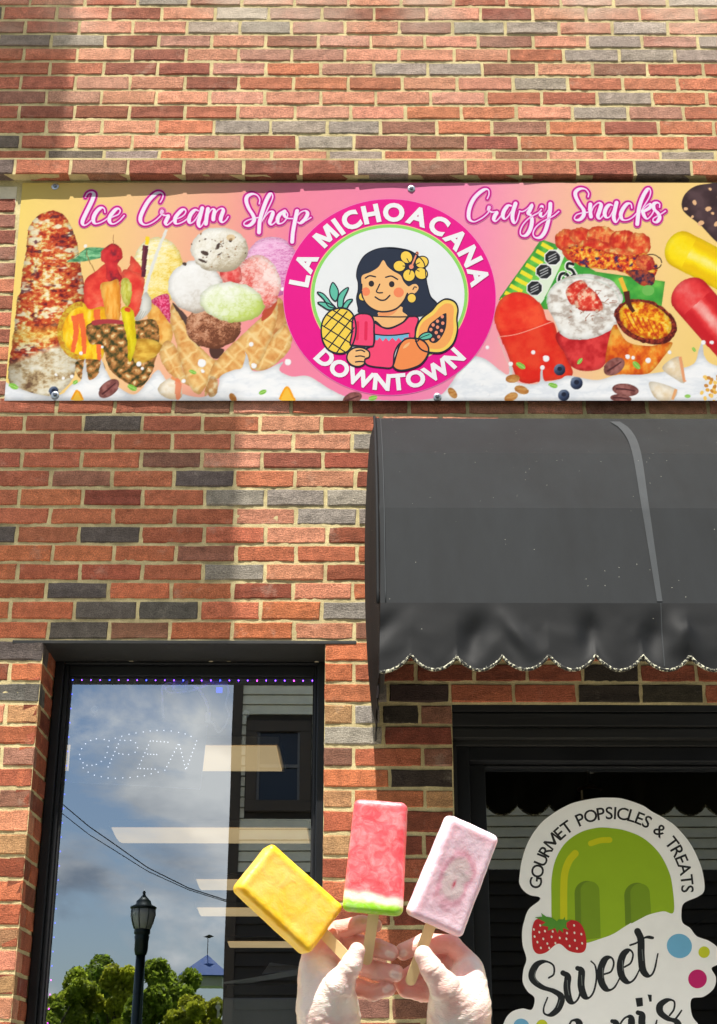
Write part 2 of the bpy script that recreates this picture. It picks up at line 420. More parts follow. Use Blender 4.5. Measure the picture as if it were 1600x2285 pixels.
def mortar_material():
    mt, t, b, out = nodes('sandy_mortar')
    geo = N(t, 'ShaderNodeNewGeometry'); pos = geo.outputs['Position']
    n1 = N(t, 'ShaderNodeTexNoise', i_Scale=7.0, i_Detail=8.0, i_Roughness=0.7); t.links.new(pos, n1.inputs['Vector'])
    n2 = N(t, 'ShaderNodeTexNoise', i_Scale=420.0, i_Detail=3.0); t.links.new(pos, n2.inputs['Vector'])
    rp = N(t, 'ShaderNodeValToRGB'); rp.color_ramp.elements[0].position = 0.33; rp.color_ramp.elements[0].color = L4(164, 149, 110)
    rp.color_ramp.elements[1].position = 0.62; rp.color_ramp.elements[1].color = L4(214, 198, 148)
    t.links.new(n1.outputs[0], rp.inputs[0])
    r2 = N(t, 'ShaderNodeMapRange'); r2.inputs[1].default_value = 0.35; r2.inputs[2].default_value = 0.65; r2.inputs[3].default_value = 0.8; r2.inputs[4].default_value = 1.1; t.links.new(n2.outputs[0], r2.inputs[0])
    sc = N(t, 'ShaderNodeVectorMath', operation='SCALE'); t.links.new(rp.outputs[0], sc.inputs[0]); t.links.new(r2.outputs[0], sc.inputs['Scale'])
    t.links.new(sc.outputs[0], b.inputs['Base Color']); b.inputs['Roughness'].default_value = 0.95; b.inputs['Specular IOR Level'].default_value = 0.2
    bu = N(t, 'ShaderNodeBump', i_Strength=0.8, i_Distance=0.004); t.links.new(n2.outputs[0], bu.inputs['Height']); t.links.new(bu.outputs[0], b.inputs['Normal'])
    return mt
M_MORTAR = mortar_material()

building = thing('brick_building', 'red brick shop front with cream mortar, black framed window and door', 'building', (0.1, 0.1, 0.0))

# mortar face, uneven, with the two openings left out
def axis(lo, a, b, hi, fine, must):
    v = np.concatenate([np.arange(lo, a, 0.25), np.arange(a, b, fine), np.arange(b, hi + 0.01, 0.25)])
    for m_ in must: v[np.argmin(np.abs(v - m_))] = m_
    return np.unique(v)
ZTOP = 5.6
gx = axis(-6.5, -1.35, 1.35, 6.0, 0.0085, (XL, XR, XD0, XD1)); gz = axis(0.0, 1.45, 4.75, ZTOP, 0.0085, (0.9, ZW, ZD, 0.12))
def line_z(py, x): return at(x, py).z
GX, GZ = np.meshgrid(gx, gz, indexing='ij')
edge = (np.abs(GX - XL) < .02) & (GZ < ZW + .02) | (np.abs(GX - XR) < .02) & (GZ < ZW + .02) | (np.abs(GX - XD0) < .02) | (np.abs(GZ - ZW) < .02) | (np.abs(GZ - ZD) < .02)
fineM = (GX > -1.4) & (GX < 1.4) & (GZ > 1.4)
GY = 0.0038 + np.where(fineM & ~edge, (fbm(GX * 70, GZ * 70, 3, 3) - 0.5) * 0.0046, 0.0)
GY = np.maximum(GY, .0022)
ni, nj = GX.shape
V = np.stack([GX, GY, GZ], -1).reshape(-1, 3)
ii, jj = np.meshgrid(np.arange(ni - 1), np.arange(nj - 1), indexing='ij'); ii = ii.ravel(); jj = jj.ravel()
cx = (gx[ii] + gx[ii + 1]) / 2; cz = (gz[jj] + gz[jj + 1]) / 2
hole = ((cx > XL) & (cx < XR) & (cz > 0.9) & (cz < ZW)) | ((cx > XD0) & (cx < XD1) & (cz < ZD) & (cz > 0.12))
q = np.stack([ii * nj + jj, (ii + 1) * nj + jj, (ii + 1) * nj + jj + 1, ii * nj + jj + 1], 1)[~hole]
wall = mk('brick_wall', V, q, M_MORTAR, building)
# mortar on the reveals of both openings, and the sill
mb = MB()
mb.box(XL - 0.03, XL - 0.005, 0.012, RV + 0.1, 0.9, ZW); mb.box(XR + 0.005, XR + 0.03, 0.012, RV + 0.1, 0.9, ZW)
mb.box(XD0 - 0.03, XD0 - 0.004, 0.012, 0.3, 0.12, ZD)
mb.build('reveal_mortar', M_MORTAR, building)

# ---- bricks
PAL = dict(r=(182, 103, 76), p=(210, 143, 113), o=(199, 118, 82), d=(144, 79, 60), b=(146, 99, 80), m=(182, 131, 110),
           k=(100, 93, 86), g=(156, 147, 135), w=(186, 178, 164), t=(184, 140, 98), l=(208, 146, 122), n=(62, 52, 46), x=(214, 202, 176))
def brick_mesh(Ln, Hn, seed):
    r = np.random.RandomState(seed); nx, nz = (4, 3) if Ln > 0.13 else (3, 3); c = 0.0035
    V = []; Fc = []; idx = {}
    for i in range(nx):
        for j in range(nz):
            x = -Ln / 2 + c + (Ln - 2 * c) * i / (nx - 1); z = -Hn / 2 + c + (Hn - 2 * c) * j / (nz - 1)
            idx[i, j] = len(V); V.append((x + r.normal(0, .0008), r.normal(0, .0009), z + r.normal(0, .0009)))
    ring = [(i, 0) for i in range(nx)] + [(nx - 1, j) for j in range(1, nz)] + [(i, nz - 1) for i in range(nx - 2, -1, -1)] + [(0, j) for j in range(nz - 2, 0, -1)]
    for i in range(nx - 1):
        for j in range(nz - 1):
            Fc.append((idx[i, j], idx[i + 1, j], idx[i + 1, j + 1], idx[i, j + 1]))
    o1 = len(V)
    for i, j in ring:
        x = -Ln / 2 + Ln * i / (nx - 1); z = -Hn / 2 + Hn * j / (nz - 1)
        V.append((x + r.normal(0, .0010), 0.0028 + abs(r.normal(0, .0012)), z + r.normal(0, .0011)))
    o2 = len(V)
    for i, j in ring:
        V.append((-Ln / 2 + Ln * i / (nx - 1), 0.045, -Hn / 2 + Hn * j / (nz - 1)))
    k = len(ring)
    for a in range(k):
        b_ = (a + 1) % k
        Fc.append((idx[ring[a]], o1 + a, o1 + b_, idx[ring[b_]])); Fc.append((o1 + a, o2 + a, o2 + b_, o1 + b_))
    return np.array(V), Fc
CRS = 0.0677
VARS = {('f', s): brick_mesh(0.1932, 0.0577, s) for s in range(10)}
VARS.update({('h', s): brick_mesh(0.0915, 0.0577, 50 + s) for s in range(5)})
MESH = {}
for k_, (bv, bf) in VARS.items():
    me = bpy.data.meshes.new('brick'); me.from_pydata([tuple(v) for v in bv], [], bf); me.materials.append(M_BRICK); me.update(); MESH[k_] = me
BR = []          # every brick: centre x, z, length, height, colour, front offset, turn
def add_brick(x0, x1, zb, zt, code, yoff=0.0, side=None):
    if x1 - x0 < 0.02: return
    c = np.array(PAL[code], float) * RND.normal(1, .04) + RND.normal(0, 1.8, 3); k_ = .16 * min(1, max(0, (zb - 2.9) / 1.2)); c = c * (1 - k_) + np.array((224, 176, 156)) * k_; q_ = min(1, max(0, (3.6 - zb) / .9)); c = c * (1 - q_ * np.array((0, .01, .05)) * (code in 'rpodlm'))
    BR.append((x0, x1, zb, zt, np.clip(c, 20, 250), yoff + RND.normal(0, .0006), side))
topL = [12.5, 44, 75, 105, 136, 167.5, 200, 232.5, 265, 298.5, 332.5, 367.5, 405]
midL = [924, 963.3, 1004.7, 1045.5, 1088, 1130, 1171.3, 1213.2, 1254.6, 1296.5, 1338, 1384.2, 1428]
lowL = [1476, 1521, 1568, 1616, 1663, 1711, 1758, 1804, 1858, 1910, 1961, 2014, 2067, 2117, 2170, 2222, 2276]
ZL = {i: line_z(p, 150) for i, p in enumerate(topL)}
ZL.update({26 + i: line_z(p, 150) for i, p in enumerate(midL)})
ZL.update({39 + i: line_z(p, 20) for i, p in enumerate(lowL)})
for i in range(13, 26): ZL[i] = ZL[12] + (ZL[26] - ZL[12]) * (i - 12) / 14
for i in range(1, 5): ZL[-i] = ZL[0] + CRS * i
for i in range(56, 62): ZL[i] = ZL[55] - CRS * (i - 55)
def pyof(z, x=0.0):
    p = Vector((x, 0, z)) - CAM; return 1142.5 - FPX * p.dot(CU) / p.dot(CF)
def row(n, joints, codes, yoff=0.0, lo=-1.62, hi=1.5, skip=None):
    """course n (between bed joints n and n+1): perpends at joints (photo x), one colour letter per brick"""
    zt, zb = ZL[n] - 0.0056, ZL[n + 1] + 0.0056; py = pyof((zt + zb) / 2)
    X = [at(j, py).x for j in joints]; md = 0.2032
    codes = list(codes)
    while X[0] > lo: X.insert(0, X[0] - md); codes.insert(0, 'r' if len(codes) % 2 else 'o')
    while X[-1] < hi: X.append(X[-1] + md); codes.append('p' if len(codes) % 3 else 'r')
    codes = codes[1:] if len(codes) > len(X) else codes
    for i in range(len(X) - 1):
        if skip and skip(X[i], X[i + 1]): continue
        add_brick(X[i] + 0.0053, X[i + 1] - 0.0053, zb, zt, codes[min(i, len(codes) - 1)], yoff)
h2 = lambda a, b: [v / 2 for v in a] + [800 + v / 2 for v in b]
row(-2, [60, 180, 300, 420, 540], 'rpdpprpdpppr'); row(-3, [0, 120, 240], 'rpdpprpdpppr')
row(-1, h2([135, 380, 615, 845, 1080, 1315, 1555], [190, 425, 662, 902, 1138, 1378]), 'pprgdpppprplmw')
row(0, h2([12, 252, 490, 722, 960, 1200, 1438], [70, 305, 545, 778, 1015, 1255, 1508]), 'krpdpwmbdpdplpr')
row(1, h2([112, 353, 592, 835, 1070, 1300, 1540], [182, 420, 655, 895, 1133, 1380]), 'brppggmpbggpwp')
row(2, h2([228, 470, 708, 945, 1185, 1422], [55, 295, 535, 780, 1022, 1265, 1515]), 'kgdmpdlppbpgmg')
row(3, h2([105, 345, 590, 830, 1065, 1303, 1540], [180, 428, 672, 915, 1165, 1412]), 'rrpdpmmppprggg')
row(4, h2([222, 463, 703, 943, 1187, 1430], [70, 310, 552, 795, 1045, 1290, 1540]), 'rrddlomggbpbrr')
row(5, h2([92, 335, 580, 825, 1065, 1310, 1555], [195, 440, 690, 935, 1180, 1425]), 'rrlpdoooppgroopp')
row(6, h2([207, 452, 697, 935, 1183, 1432], [78, 322, 570, 818, 1065, 1312, 1555]), 'bmpplppplrrgoo')
row(7, h2([85, 332, 577, 825, 1062, 1318, 1565], [210, 460, 705, 955, 1203, 1450]), 'dddrplpoopgmr')
row(8, h2([207, 455, 702, 955, 1208, 1460], [98, 350, 595, 847, 1092, 1340, 1585]), 'rppogggboboddo'.replace('dd', 'do'))
row(9, h2([90, 340, 590, 832, 1080, 1325, 1580], [225, 478, 718, 965, 1215, 1462]), 'krppmdgbbdooor')
row(10, h2([208, 462, 710, 965, 1212, 1465], [112, 355, 605, 848, 1102, 1350]), 'rkgoppgrpbppg')
row(11, h2([75, 322, 578, 825, 1090, 1345, 1590], [228, 475, 718, 972, 1225, 1477]), 'krbdbddgbordko', yoff=-0.041)
s4 = lambda a: [v / 1.8605 for v in a]
row(25, s4([235, 477, 720, 962, 1210, 1455]) + [913, 1044, 1174, 1304, 1444, 1580], 'rrrbprdrppbpp')
XA = at(850, 1300).x + 0.02
sk = lambda a, b: a > XA + 0.25
row(26, s4([100, 345, 590, 840, 1080, 1335]), 'rrkrrpr', hi=0.35); row(27, s4([215, 468, 715, 965, 1218, 1462]), 'rrrrppg', hi=0.35)
row(28, s4([90, 338, 585, 838, 1088, 1340]), 'rrrbpdd', hi=0.35); row(29, s4([210, 465, 722, 975, 1225, 1475]), 'rbokopd', hi=0.35)
row(30, s4([80, 342, 592, 850, 1102, 1352]), 'oodoggg', hi=0.35); row(31, s4([205, 470, 725, 975, 1230, 1485]), 'ooorpgg', hi=0.35)
row(32, s4([68, 328, 585, 848, 1103, 1358]), 'kokrrpd', hi=0.35); row(33, s4([218, 472, 730, 980, 1230, 1482]), 'ooobrrr', hi=0.35)
row(34, s4([72, 332, 590, 843, 1100, 1350]), 'orrrgpd', hi=0.35); row(35, s4([190, 450, 710, 965, 1218, 1465]), 'rkoodpo', hi=0.35)
row(36, s4([42, 308, 570, 828, 1082, 1335]), 'ookkoog', hi=0.35); row(37, s4([200, 453, 705, 963, 1220, 1472]), 'okboopb', hi=0.35)
# left of the window: stretcher and header courses alternate, and their returns into the reveal
lowc = ['k', 'o', 'k', 't', 'r', 'm', 'r', 'b', 'p', 't', 'd', 'o', 'r', 't', 'p', 't', 'p', 'r', 'o', 'r']
for i, c in enumerate(lowc):
    n = 38 + i; zt, zb = ZL[n] - .0056, ZL[n + 1] + .0056
    if i % 2 == 0:
        add_brick(XL - 0.198, XL, zb, zt, c); add_brick(XL - .405, XL - .208, zb, zt, 'o'); add_brick(XL - .61, XL - .415, zb, zt, 'r')
        add_brick(0.0, 0.094, zb, zt, c, side='L'); add_brick(0.104, RV + 0.05, zb, zt, 'r', side='L')
    else:
        add_brick(XL - 0.096, XL, zb, zt, c); add_brick(XL - .303, XL - .106, zb, zt, 'd' if i % 4 == 1 else 'p'); add_brick(XL - .51, XL - .313, zb, zt, 'o')
        add_brick(0.0, RV, zb, zt, 'r' if i % 4 == 1 else 'd', side='L')
# pier between window and door; courses there carry on over the door
s9 = lambda a: [720 + v / 2.912 for v in a]
pz = {38: ([15, 200, 345], 'opp'), 39: ([15, 345, 450, 607], 'oddd')}
def prow(n, js, cs):
    zt, zb = ZL[n] - .0056, ZL[n + 1] + .0056; py = pyof((zt + zb) / 2)
    X = [at(j, py).x for j in s9(js)]; X[0] = XR - 0.0045
    for i in range(len(X) - 1):
        e = X[i + 1] - (0.0 if js[i + 1] in (838, 842, 846, 850) else 0.0048)
        add_brick(X[i] + 0.0048, e, zb, zt, cs[i])
prow(38, [15, 345, 432, 830, 1160, 1500, 1840, 2180, 2520], 'oddnrrnn'); prow(39, [15, 202, 360, 605, 985, 1330, 1690, 2060, 2430, 2800], 'orddddndd')
prow(40, [15, 350, 425, 828, 1240, 1655, 2070, 2480, 2890], 'ognrrnnrr'); 
prow(41, [15, 200, 380, 630, 838], 'tgnb'); prow(42, [15, 395, 838], 'gd'); prow(43, [15, 200, 650, 842], 'brb')
prow(44, [15, 435, 842], 'on'); prow(45, [15, 200, 665, 846], 'tot'); prow(46, [15, 450, 846], 'rd'); prow(47, [15, 190, 660, 846], 'tdd')
prow(48, [15, 470, 846], 'dr'); prow(49, [15, 200, 640, 846], 'rdr'); prow(50, [15, 450, 850], 'dd'); prow(51, [15, 210, 660, 850], 'drd')
prow(52, [15, 430, 850], 'br'); prow(53, [15, 220, 640, 850], 'rrd'); prow(54, [15, 445, 850], 'bb'); prow(55, [15, 210, 650, 850], 'rdr'); prow(56, [15, 440, 850], 'rd')
# beside the banner: a narrow column of header bricks and a pale stone block
for n in range(12, 25):
    zt, zb = ZL[n] - .006, ZL[n + 1] + .006
    if n == 12: continue
    e = at(33, pyof((zt + zb) / 2)).x - 0.0
    add_brick(e - 0.092, e, zb, zt, 'bdbdbbodrdod'[n % 12], 0.0); add_brick(e - 0.3, e - .102, zb, zt, 'r', 0.0)
area = []
for i, (x0, x1, zb, zt, c, yo, side) in enumerate(BR):
    d = (Vector((x0 if side is None else XL, 0, zt)) - CAM).dot(CF)
    px = 800 + FPX * ((x0 + x1) / 2 if side is None else XL) / d; py = pyof((zb + zt) / 2)
    vis = -60 < px < 1660 and -20 < py < 2300 and side != 'hidden'
    area.append(((x1 - x0) / d ** 2 * (1 if side is None else .3)) if vis else 0)
order = np.argsort(-np.array(area)); single = set(order[:300])
MV, MF, MC = [], [], []
for i, (x0, x1, zb, zt, c, yo, side) in enumerate(BR):
    L_, H_ = x1 - x0, zt - zb; kind = 'f' if L_ > 0.13 else 'h'; key = (kind, int(RND.randint(10 if kind == 'f' else 5)))
    sc = Vector((L_ / (0.1932 if kind == 'f' else 0.0915), 1, H_ / 0.0577))
    if side is None:
        M4 = Matrix.Translation(((x0 + x1) / 2, yo, (zb + zt) / 2)) @ Matrix.Rotation(RND.normal(0, .004), 4, 'Y') @ Matrix.Diagonal(sc.to_4d())
    else:   # the return face: turned to look along +x
        M4 = Matrix.Translation((XL - 0.001 + yo * .5, 0.001 + (x0 + x1) / 2, (zb + zt) / 2)) @ Matrix.Rotation(math.radians(90), 4, 'Z') @ Matrix.Diagonal(sc.to_4d())
    if i in single:
        o = bpy.data.objects.new('brick', MESH[key]); COL.objects.link(o); o.parent = wall
        o.matrix_parent_inverse = Matrix.Identity(4)
        o.matrix_basis = M4
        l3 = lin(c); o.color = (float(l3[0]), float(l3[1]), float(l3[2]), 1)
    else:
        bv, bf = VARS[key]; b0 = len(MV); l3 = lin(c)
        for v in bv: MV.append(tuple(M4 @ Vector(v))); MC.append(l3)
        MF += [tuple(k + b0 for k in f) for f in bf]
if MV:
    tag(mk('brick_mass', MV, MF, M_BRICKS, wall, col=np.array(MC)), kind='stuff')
print('bricks', len(BR))
M_STONE = mat('pale_stone', (206, 194, 168), 0.9, bump=0.5, bscale=90, var=0.1)
mb = MB(); p0, p1 = at(-60, 415), at(33, 468); mb.box(p0.x, p1.x, 0.002, 0.05, p1.z, p0.z, 0.003); mb.build('stone_block', M_STONE, building)
# lead flashing and ledge mortar over the projecting course
mb = MB(); mb.box(-1.6, 1.6, -0.036, 0.012, ZL[11] - 0.006, ZL[11] + 0.004, 0.002); mb.box(-1.6, 1.6, -0.0355, 0.012, ZL[12] + 0.006, ZL[11] - 0.0061); mb.build('ledge_mortar', M_MORTAR, building)
# body behind the face: parapet coping and side walls of the shop
M_BODY = mat('dark_plaster', (52, 50, 48), 0.9, bump=0.2, var=0.15)
# ------------------------------------------------------------------ shop window, door and the room behind them
M_FRAME = mat('black_aluminium', (24, 25, 28), 0.4, 0.3, var=0.2, vscale=5, bump=0.12, bscale=40, rvar=0.12)
M_LINTEL = mat('painted_steel', (30, 30, 29), 0.6, 0.0, var=0.25, vscale=12, bump=0.25, bscale=80)
M_TRIM = mat('weathered_black_paint', (20, 20, 19), 0.55, 0.0, var=0.45, vscale=14, bump=0.35, bscale=25, stretch=(0.15, 1, 2.5))
M_GASKET = mat('rubber_gasket', (14, 14, 16), 0.6, var=0.1)
M_PANE = glass_mat('window_glass', (0.95, 0.97, 0.96, 1), 0.38, (0.86, 0.93, 1.0, 1), bump=0.02)
M_DPANE = glass_mat('door_glass', (0.6, 0.62, 0.62, 1), 0.15, (0.9, 0.95, 0.95, 1), bump=0.02)
gxl = at(142, 1704, YG).x; gxr = at(700, 1704, YG).x; gzt = at(430, 1513, YG).z; gzb = 1.05
win = mk('window', *(lambda b: (b.V, b.F))(MB()
        .box(XL, XL + 0.030, RV, RV + .09, .9, ZW - .01, .004).box(XR - .030, XR, RV, RV + .09, .9, ZW - .01, .004)
        .box(XL + .0305, XR - .0305, RV, RV + .09, gzt + 0.035, ZW - .01, .004).box(XL + .0305, XR - .0305, RV, RV + .09, .9, 1.0, .004)), M_FRAME, building)
MB().box(XL + .0305, gxl, RV + .018, YG + 0.02, 1.0, gzt + .034, .002).box(gxr, XR - .0305, RV + .018, YG + .02, 1.0, gzt + .034, .002).build('stile', M_FRAME, win)
MB().box(gxl + .0002, gxr - .0002, RV + .02, YG + .02, gzt, gzt + .034, .002).build('head_rail', M_FRAME, win)
MB().box(gxl + .0002, gxl + .006, YG - .012, YG + .004, gzb, gzt - .0002).box(gxr - .006, gxr - .0002, YG - .012, YG + .004, gzb, gzt - .0002).box(gxl + .0062, gxr - .0062, YG - .012, YG + .004, gzt - .006, gzt - .0004).build('gasket', M_GASKET, win)
mk('glass_pane', [(gxl, YG, 1.0), (gxr, YG, 1.0), (gxr, YG, gzt), (gxl, YG, gzt)], [(0, 1, 2, 3)], M_PANE, win)
MB().box(XL - .1, XR + .1, -0.002, RV + .15, ZW - .0095, ZW + .001, .001).build('lintel', M_LINTEL, win)
MB().box(XL - .02, XR + .02, -.03, RV + .1, 0.86, 0.9, .004).build('sill', M_LINTEL, win)
mb = MB()   # flakes of paint under the head
for px, py in ((292, 1474), (326, 1473), (470, 1475), (510, 1474), (706, 1476)):
    p = at(px, py, RV - .004); mb.box(p.x - .006, p.x + .007, p.y, p.y + .003, p.z - .002, p.z + .002)
mb.build('paint_flake', M_STONE, win)

# door: stepped black head trim, frame, glazed leaf
dz0 = at(1200, 1572).z
door = mk('door', *(lambda b: (b.V, b.F))(MB()
        .box(XD0 + .012, XD0 + .055, .065, .2, .12, ZD - .12, .003).box(XD1 - .055, XD1 - .012, .065, .2, .12, ZD - .12, .003)
        .box(XD0 + .0552, XD1 - .0552, .067, .2, ZD - .165, ZD - .1205, .003)), M_FRAME, building)
z = ZD
for k, (dy, hgt) in enumerate(((0.004, .022), (.010, .006), (.004, .040), (.016, .006), (.012, .030), (.05, .016))):
    MB().box(XD0 - (.0 if k else .0), XD1, dy, .2, z - hgt + .0006, z, .0015).build('head_trim', M_TRIM, door); z -= hgt
MB().box(XD0, XD0 + .0118, .02, .2, .12, ZD - .122, .001).box(XD1 - .0118, XD1, .02, .2, .12, ZD - .122, .001).build('jamb_trim', M_TRIM, door)
dgl = at(1081, 1720, YD).x; dgr = XD1 - .09; dgt = at(1300, 1716, YD).z
MB().box(XD0 + .0555, dgl, .12, .17, .14, ZD - .166, .004).box(dgr, XD1 - .0555, .12, .17, .14, ZD - .166, .004).box(dgl + .0003, dgr - .0003, .122, .17, dgt, ZD - .167, .004).box(dgl + .0003, dgr - .0003, .122, .17, .14, .4, .004).build('leaf_frame', M_FRAME, door)
mk('glass_pane', [(dgl, YD, .4), (dgr, YD, .4), (dgr, YD, dgt), (dgl, YD, dgt)], [(0, 1, 2, 3)], M_DPANE, door)
MB().tube([(dgr - .05, .10, .9), (dgr - .05, .075, .95), (dgr - .05, .075, 1.25), (dgr - .05, .10, 1.3)], .011, 10).build('handle', mat('brushed_steel', (150, 150, 150), .3, 1.0), door)
MB().box(XD0, XD1, -.02, .3, .0, .12, .004).build('threshold', M_STONE, door)

# the room
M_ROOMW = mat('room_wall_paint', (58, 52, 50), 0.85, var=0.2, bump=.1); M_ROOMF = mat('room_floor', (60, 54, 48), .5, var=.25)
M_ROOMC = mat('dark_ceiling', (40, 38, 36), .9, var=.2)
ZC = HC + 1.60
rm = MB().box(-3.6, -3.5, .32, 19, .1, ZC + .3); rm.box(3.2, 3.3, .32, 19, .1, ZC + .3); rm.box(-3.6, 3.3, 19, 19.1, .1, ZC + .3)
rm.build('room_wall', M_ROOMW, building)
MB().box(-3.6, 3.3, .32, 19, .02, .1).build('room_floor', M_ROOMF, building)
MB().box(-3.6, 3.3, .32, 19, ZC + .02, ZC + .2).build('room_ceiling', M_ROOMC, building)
# inner face of the front wall, so that no daylight leaks in round the frames
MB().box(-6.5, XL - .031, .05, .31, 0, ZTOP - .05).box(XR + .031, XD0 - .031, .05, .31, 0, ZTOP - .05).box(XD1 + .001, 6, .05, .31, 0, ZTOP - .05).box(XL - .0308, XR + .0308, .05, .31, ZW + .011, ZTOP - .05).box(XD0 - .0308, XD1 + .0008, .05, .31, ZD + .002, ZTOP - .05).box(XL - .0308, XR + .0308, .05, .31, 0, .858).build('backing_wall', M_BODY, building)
MB().box(-6.5, 6, -.04, .45, ZTOP, ZTOP + .12, .01).build('coping', M_STONE, building)
MB().box(-6.5, 6, .31, 19.2, ZTOP - .4, ZTOP - .3).build('roof', M_BODY, building)

# ceiling lights seen through the glass
M_TUBE = emit('lit_diffuser', (255, 222, 165), .34); M_LBODY = mat('white_enamel', (205, 200, 188), .4, var=.06)
spots = [(430, 1697, 1.22, .60), (476, 1868, 1.22, .60), (620, 1977, 1.22, .60), (600, 2037, 1.22, .60), (640, 2109, 1.22, .60)]
wh = ['nearest the shop glass, half hidden by the open sign', 'second from the shop glass', 'third from the shop glass', 'fourth from the shop glass', 'farthest from the shop glass']
for (px, py, lx, ly), wd in zip(spots, wh):
    d = ray(px, py); p = CAM + d * ((ZC - .03 - CAM.z) / d.z)
    if wd.startswith('nearest'): p.x = at(622, 1722, p.y - .3).x - lx / 2
    t = thing('ceiling_light', 'lit warm ceiling light inside, ' + wd, 'ceiling light', (p.x, p.y, ZC), 'ceiling lights in the shop')
    MB().box(p.x - lx / 2, p.x + lx / 2, p.y - ly / 2, p.y + ly / 2, ZC - .02, ZC + .018, .003).build('housing', M_LBODY, t)
    n = 10; V = []; Fc = []
    for i in range(n + 1):
        a = i / n; yy = p.y - ly / 2 + .02 + (ly - .04) * a; zz_ = ZC - .022 - .03 * math.sin(math.pi * a)
        V += [(p.x - lx / 2 + .015, yy, zz_), (p.x + lx / 2 - .015, yy, zz_)]
    for i in range(n): Fc.append((2 * i, 2 * i + 1, 2 * i + 3, 2 * i + 2))
    Fc += [tuple(2 * i for i in range(n + 1)), tuple(2 * i + 1 for i in range(n, -1, -1))]
    mk('diffuser', V, Fc, M_TUBE, t)
# LED string along the top and left of the glass
YI = YG + .006
ls = thing('string_light', 'thin string of tiny violet lights round the shop window glass', 'string light', (gxl, YI, gzt))
pt = [(162, 1517)] + [(162 + 535 * i / 26, 1517 + 2.0 * i / 26) for i in range(27)]
path = [at(x, y + 1.0, YI) for x, y in ((105, 2290), (145, 1760), (162, 1517))] + [at(x, y, YI) for x, y in pt[1:]]
MB().tube(path, .0011, 6).build('wire', mat('clear_wire', (40, 30, 70), .4), ls)
MV_ = emit('violet_led', (120, 60, 255), 9.0); MM_ = emit('magenta_led', (225, 60, 235), 9.0); MBl = emit('blue_led', (60, 70, 255), 9.0); MDim = emit('dim_blue_led', (50, 50, 230), 1.6); MDm = emit('dim_magenta_led', (210, 60, 225), 3.0)
bulbs = [(x, y, MV_ if (i % 4) else MM_ if i > 17 else MBl) for i, (x, y) in enumerate(pt[1:])]
for i in range(24):
    t_ = (i + 1) / 24; y = 1517 + 766 * t_; x = 162 + (y - 1517) * (105 - 162) / (2290 - 1517); bulbs.append((x + 1, y, MDim if i < 20 else MDm))
bm_ = MB().lathe([(.0004, -.0026), (.0019, -.0014), (.0019, .0014), (.0004, .0026)], n=8)
LED = {}
for x, y, mm_ in bulbs:
    if mm_.name not in LED:
        o = bm_.build('bulb', mm_, ls); LED[mm_.name] = o.data
    else:
        o = bpy.data.objects.new('bulb', LED[mm_.name]); COL.objects.link(o); place(o, ls)
    o.location = at(x, y, YI - .003)
# OPEN sign
sg = thing('open_sign', 'dark acrylic sign board with dotted word OPEN hung inside the window', 'sign', at(300, 1755, YI + .02))
Q = [(162, 1602), (464, 1616), (447, 1762), (151, 1746)]
YS = YG + .03
def slab(Q, y0, y1):
    V = [at(x, y, y0) for x, y in Q] + [at(x, y, y1) for x, y in Q]
    return V, [(0, 3, 2, 1), (4, 5, 6, 7), (0, 1, 5, 4), (1, 2, 6, 5), (2, 3, 7, 6), (3, 0, 4, 7)]
mk('panel', *slab(Q, YS, YS + .008), mat('smoked_acrylic', (52, 66, 82), .3, var=.1), sg)
M_EDGE = mat('frosted_edge', (190, 205, 220), .4)
def bead(P, r, m_, name, par, yy, n=6):
    return MB().tube([at(x, y, yy) for x, y in P], r, n).build(name, m_, par)
bead([(153, 1745), (447, 1761)], .0012, M_EDGE, 'edge', sg, YS - .002); bead([(447, 1761), (463, 1617)], .001, M_EDGE, 'edge', sg, YS - .002)
cq = lambda P: [(40 + x / 2.2857, 1430 + y / 2.2857) for x, y in P]
dots = []
def dotline(P, n):
    P = np.array(P, float); s_ = np.r_[0, np.cumsum(np.linalg.norm(np.diff(P, axis=0), axis=1))]; u = np.linspace(0, s_[-1], n)
    for a in u: dots.append((np.interp(a, s_, P[:, 0]), np.interp(a, s_, P[:, 1])))
dots += [(465, 510), (440, 503), (400, 500), (372, 508), (345, 525), (325, 550), (315, 580), (318, 603), (332, 622), (352, 635), (378, 635), (400, 630), (425, 615), (445, 595), (455, 570), (460, 540)]
dotline([(530, 487), (460, 643)], 9); dots += [(545, 508), (575, 508), (600, 520), (610, 545), (598, 568), (565, 580), (535, 578), (515, 575)]
dotline([(675, 512), (612, 650)], 8); dotline([(690, 511), (765, 517)], 5); dotline([(662, 578), (708, 580)], 4); dotline([(625, 651), (700, 655)], 5)
dotline([(750, 660), (822, 520), (857, 660), (912, 510)], 23)
dots += [(497, 497), (567, 477), (602, 470), (640, 465), (675, 460), (710, 457), (745, 457), (782, 460), (820, 467), (853, 475), (883, 487)]
dots += [(333, 648), (358, 670), (390, 685), (425, 693), (460, 700), (497, 701), (535, 699), (572, 697), (610, 692), (645, 688), (680, 678), (715, 670)]
mb = MB()
for x, y in cq(dots):
    p = at(x, y, YS - .001); mb.lathe([(.0019, .0), (.0016, -.0022), (.0004, -.003)], c=p, n=8, axis='Y')
tag(mb.build('led_dots', emit('white_led', (235, 240, 255), .7), sg), kind='stuff')
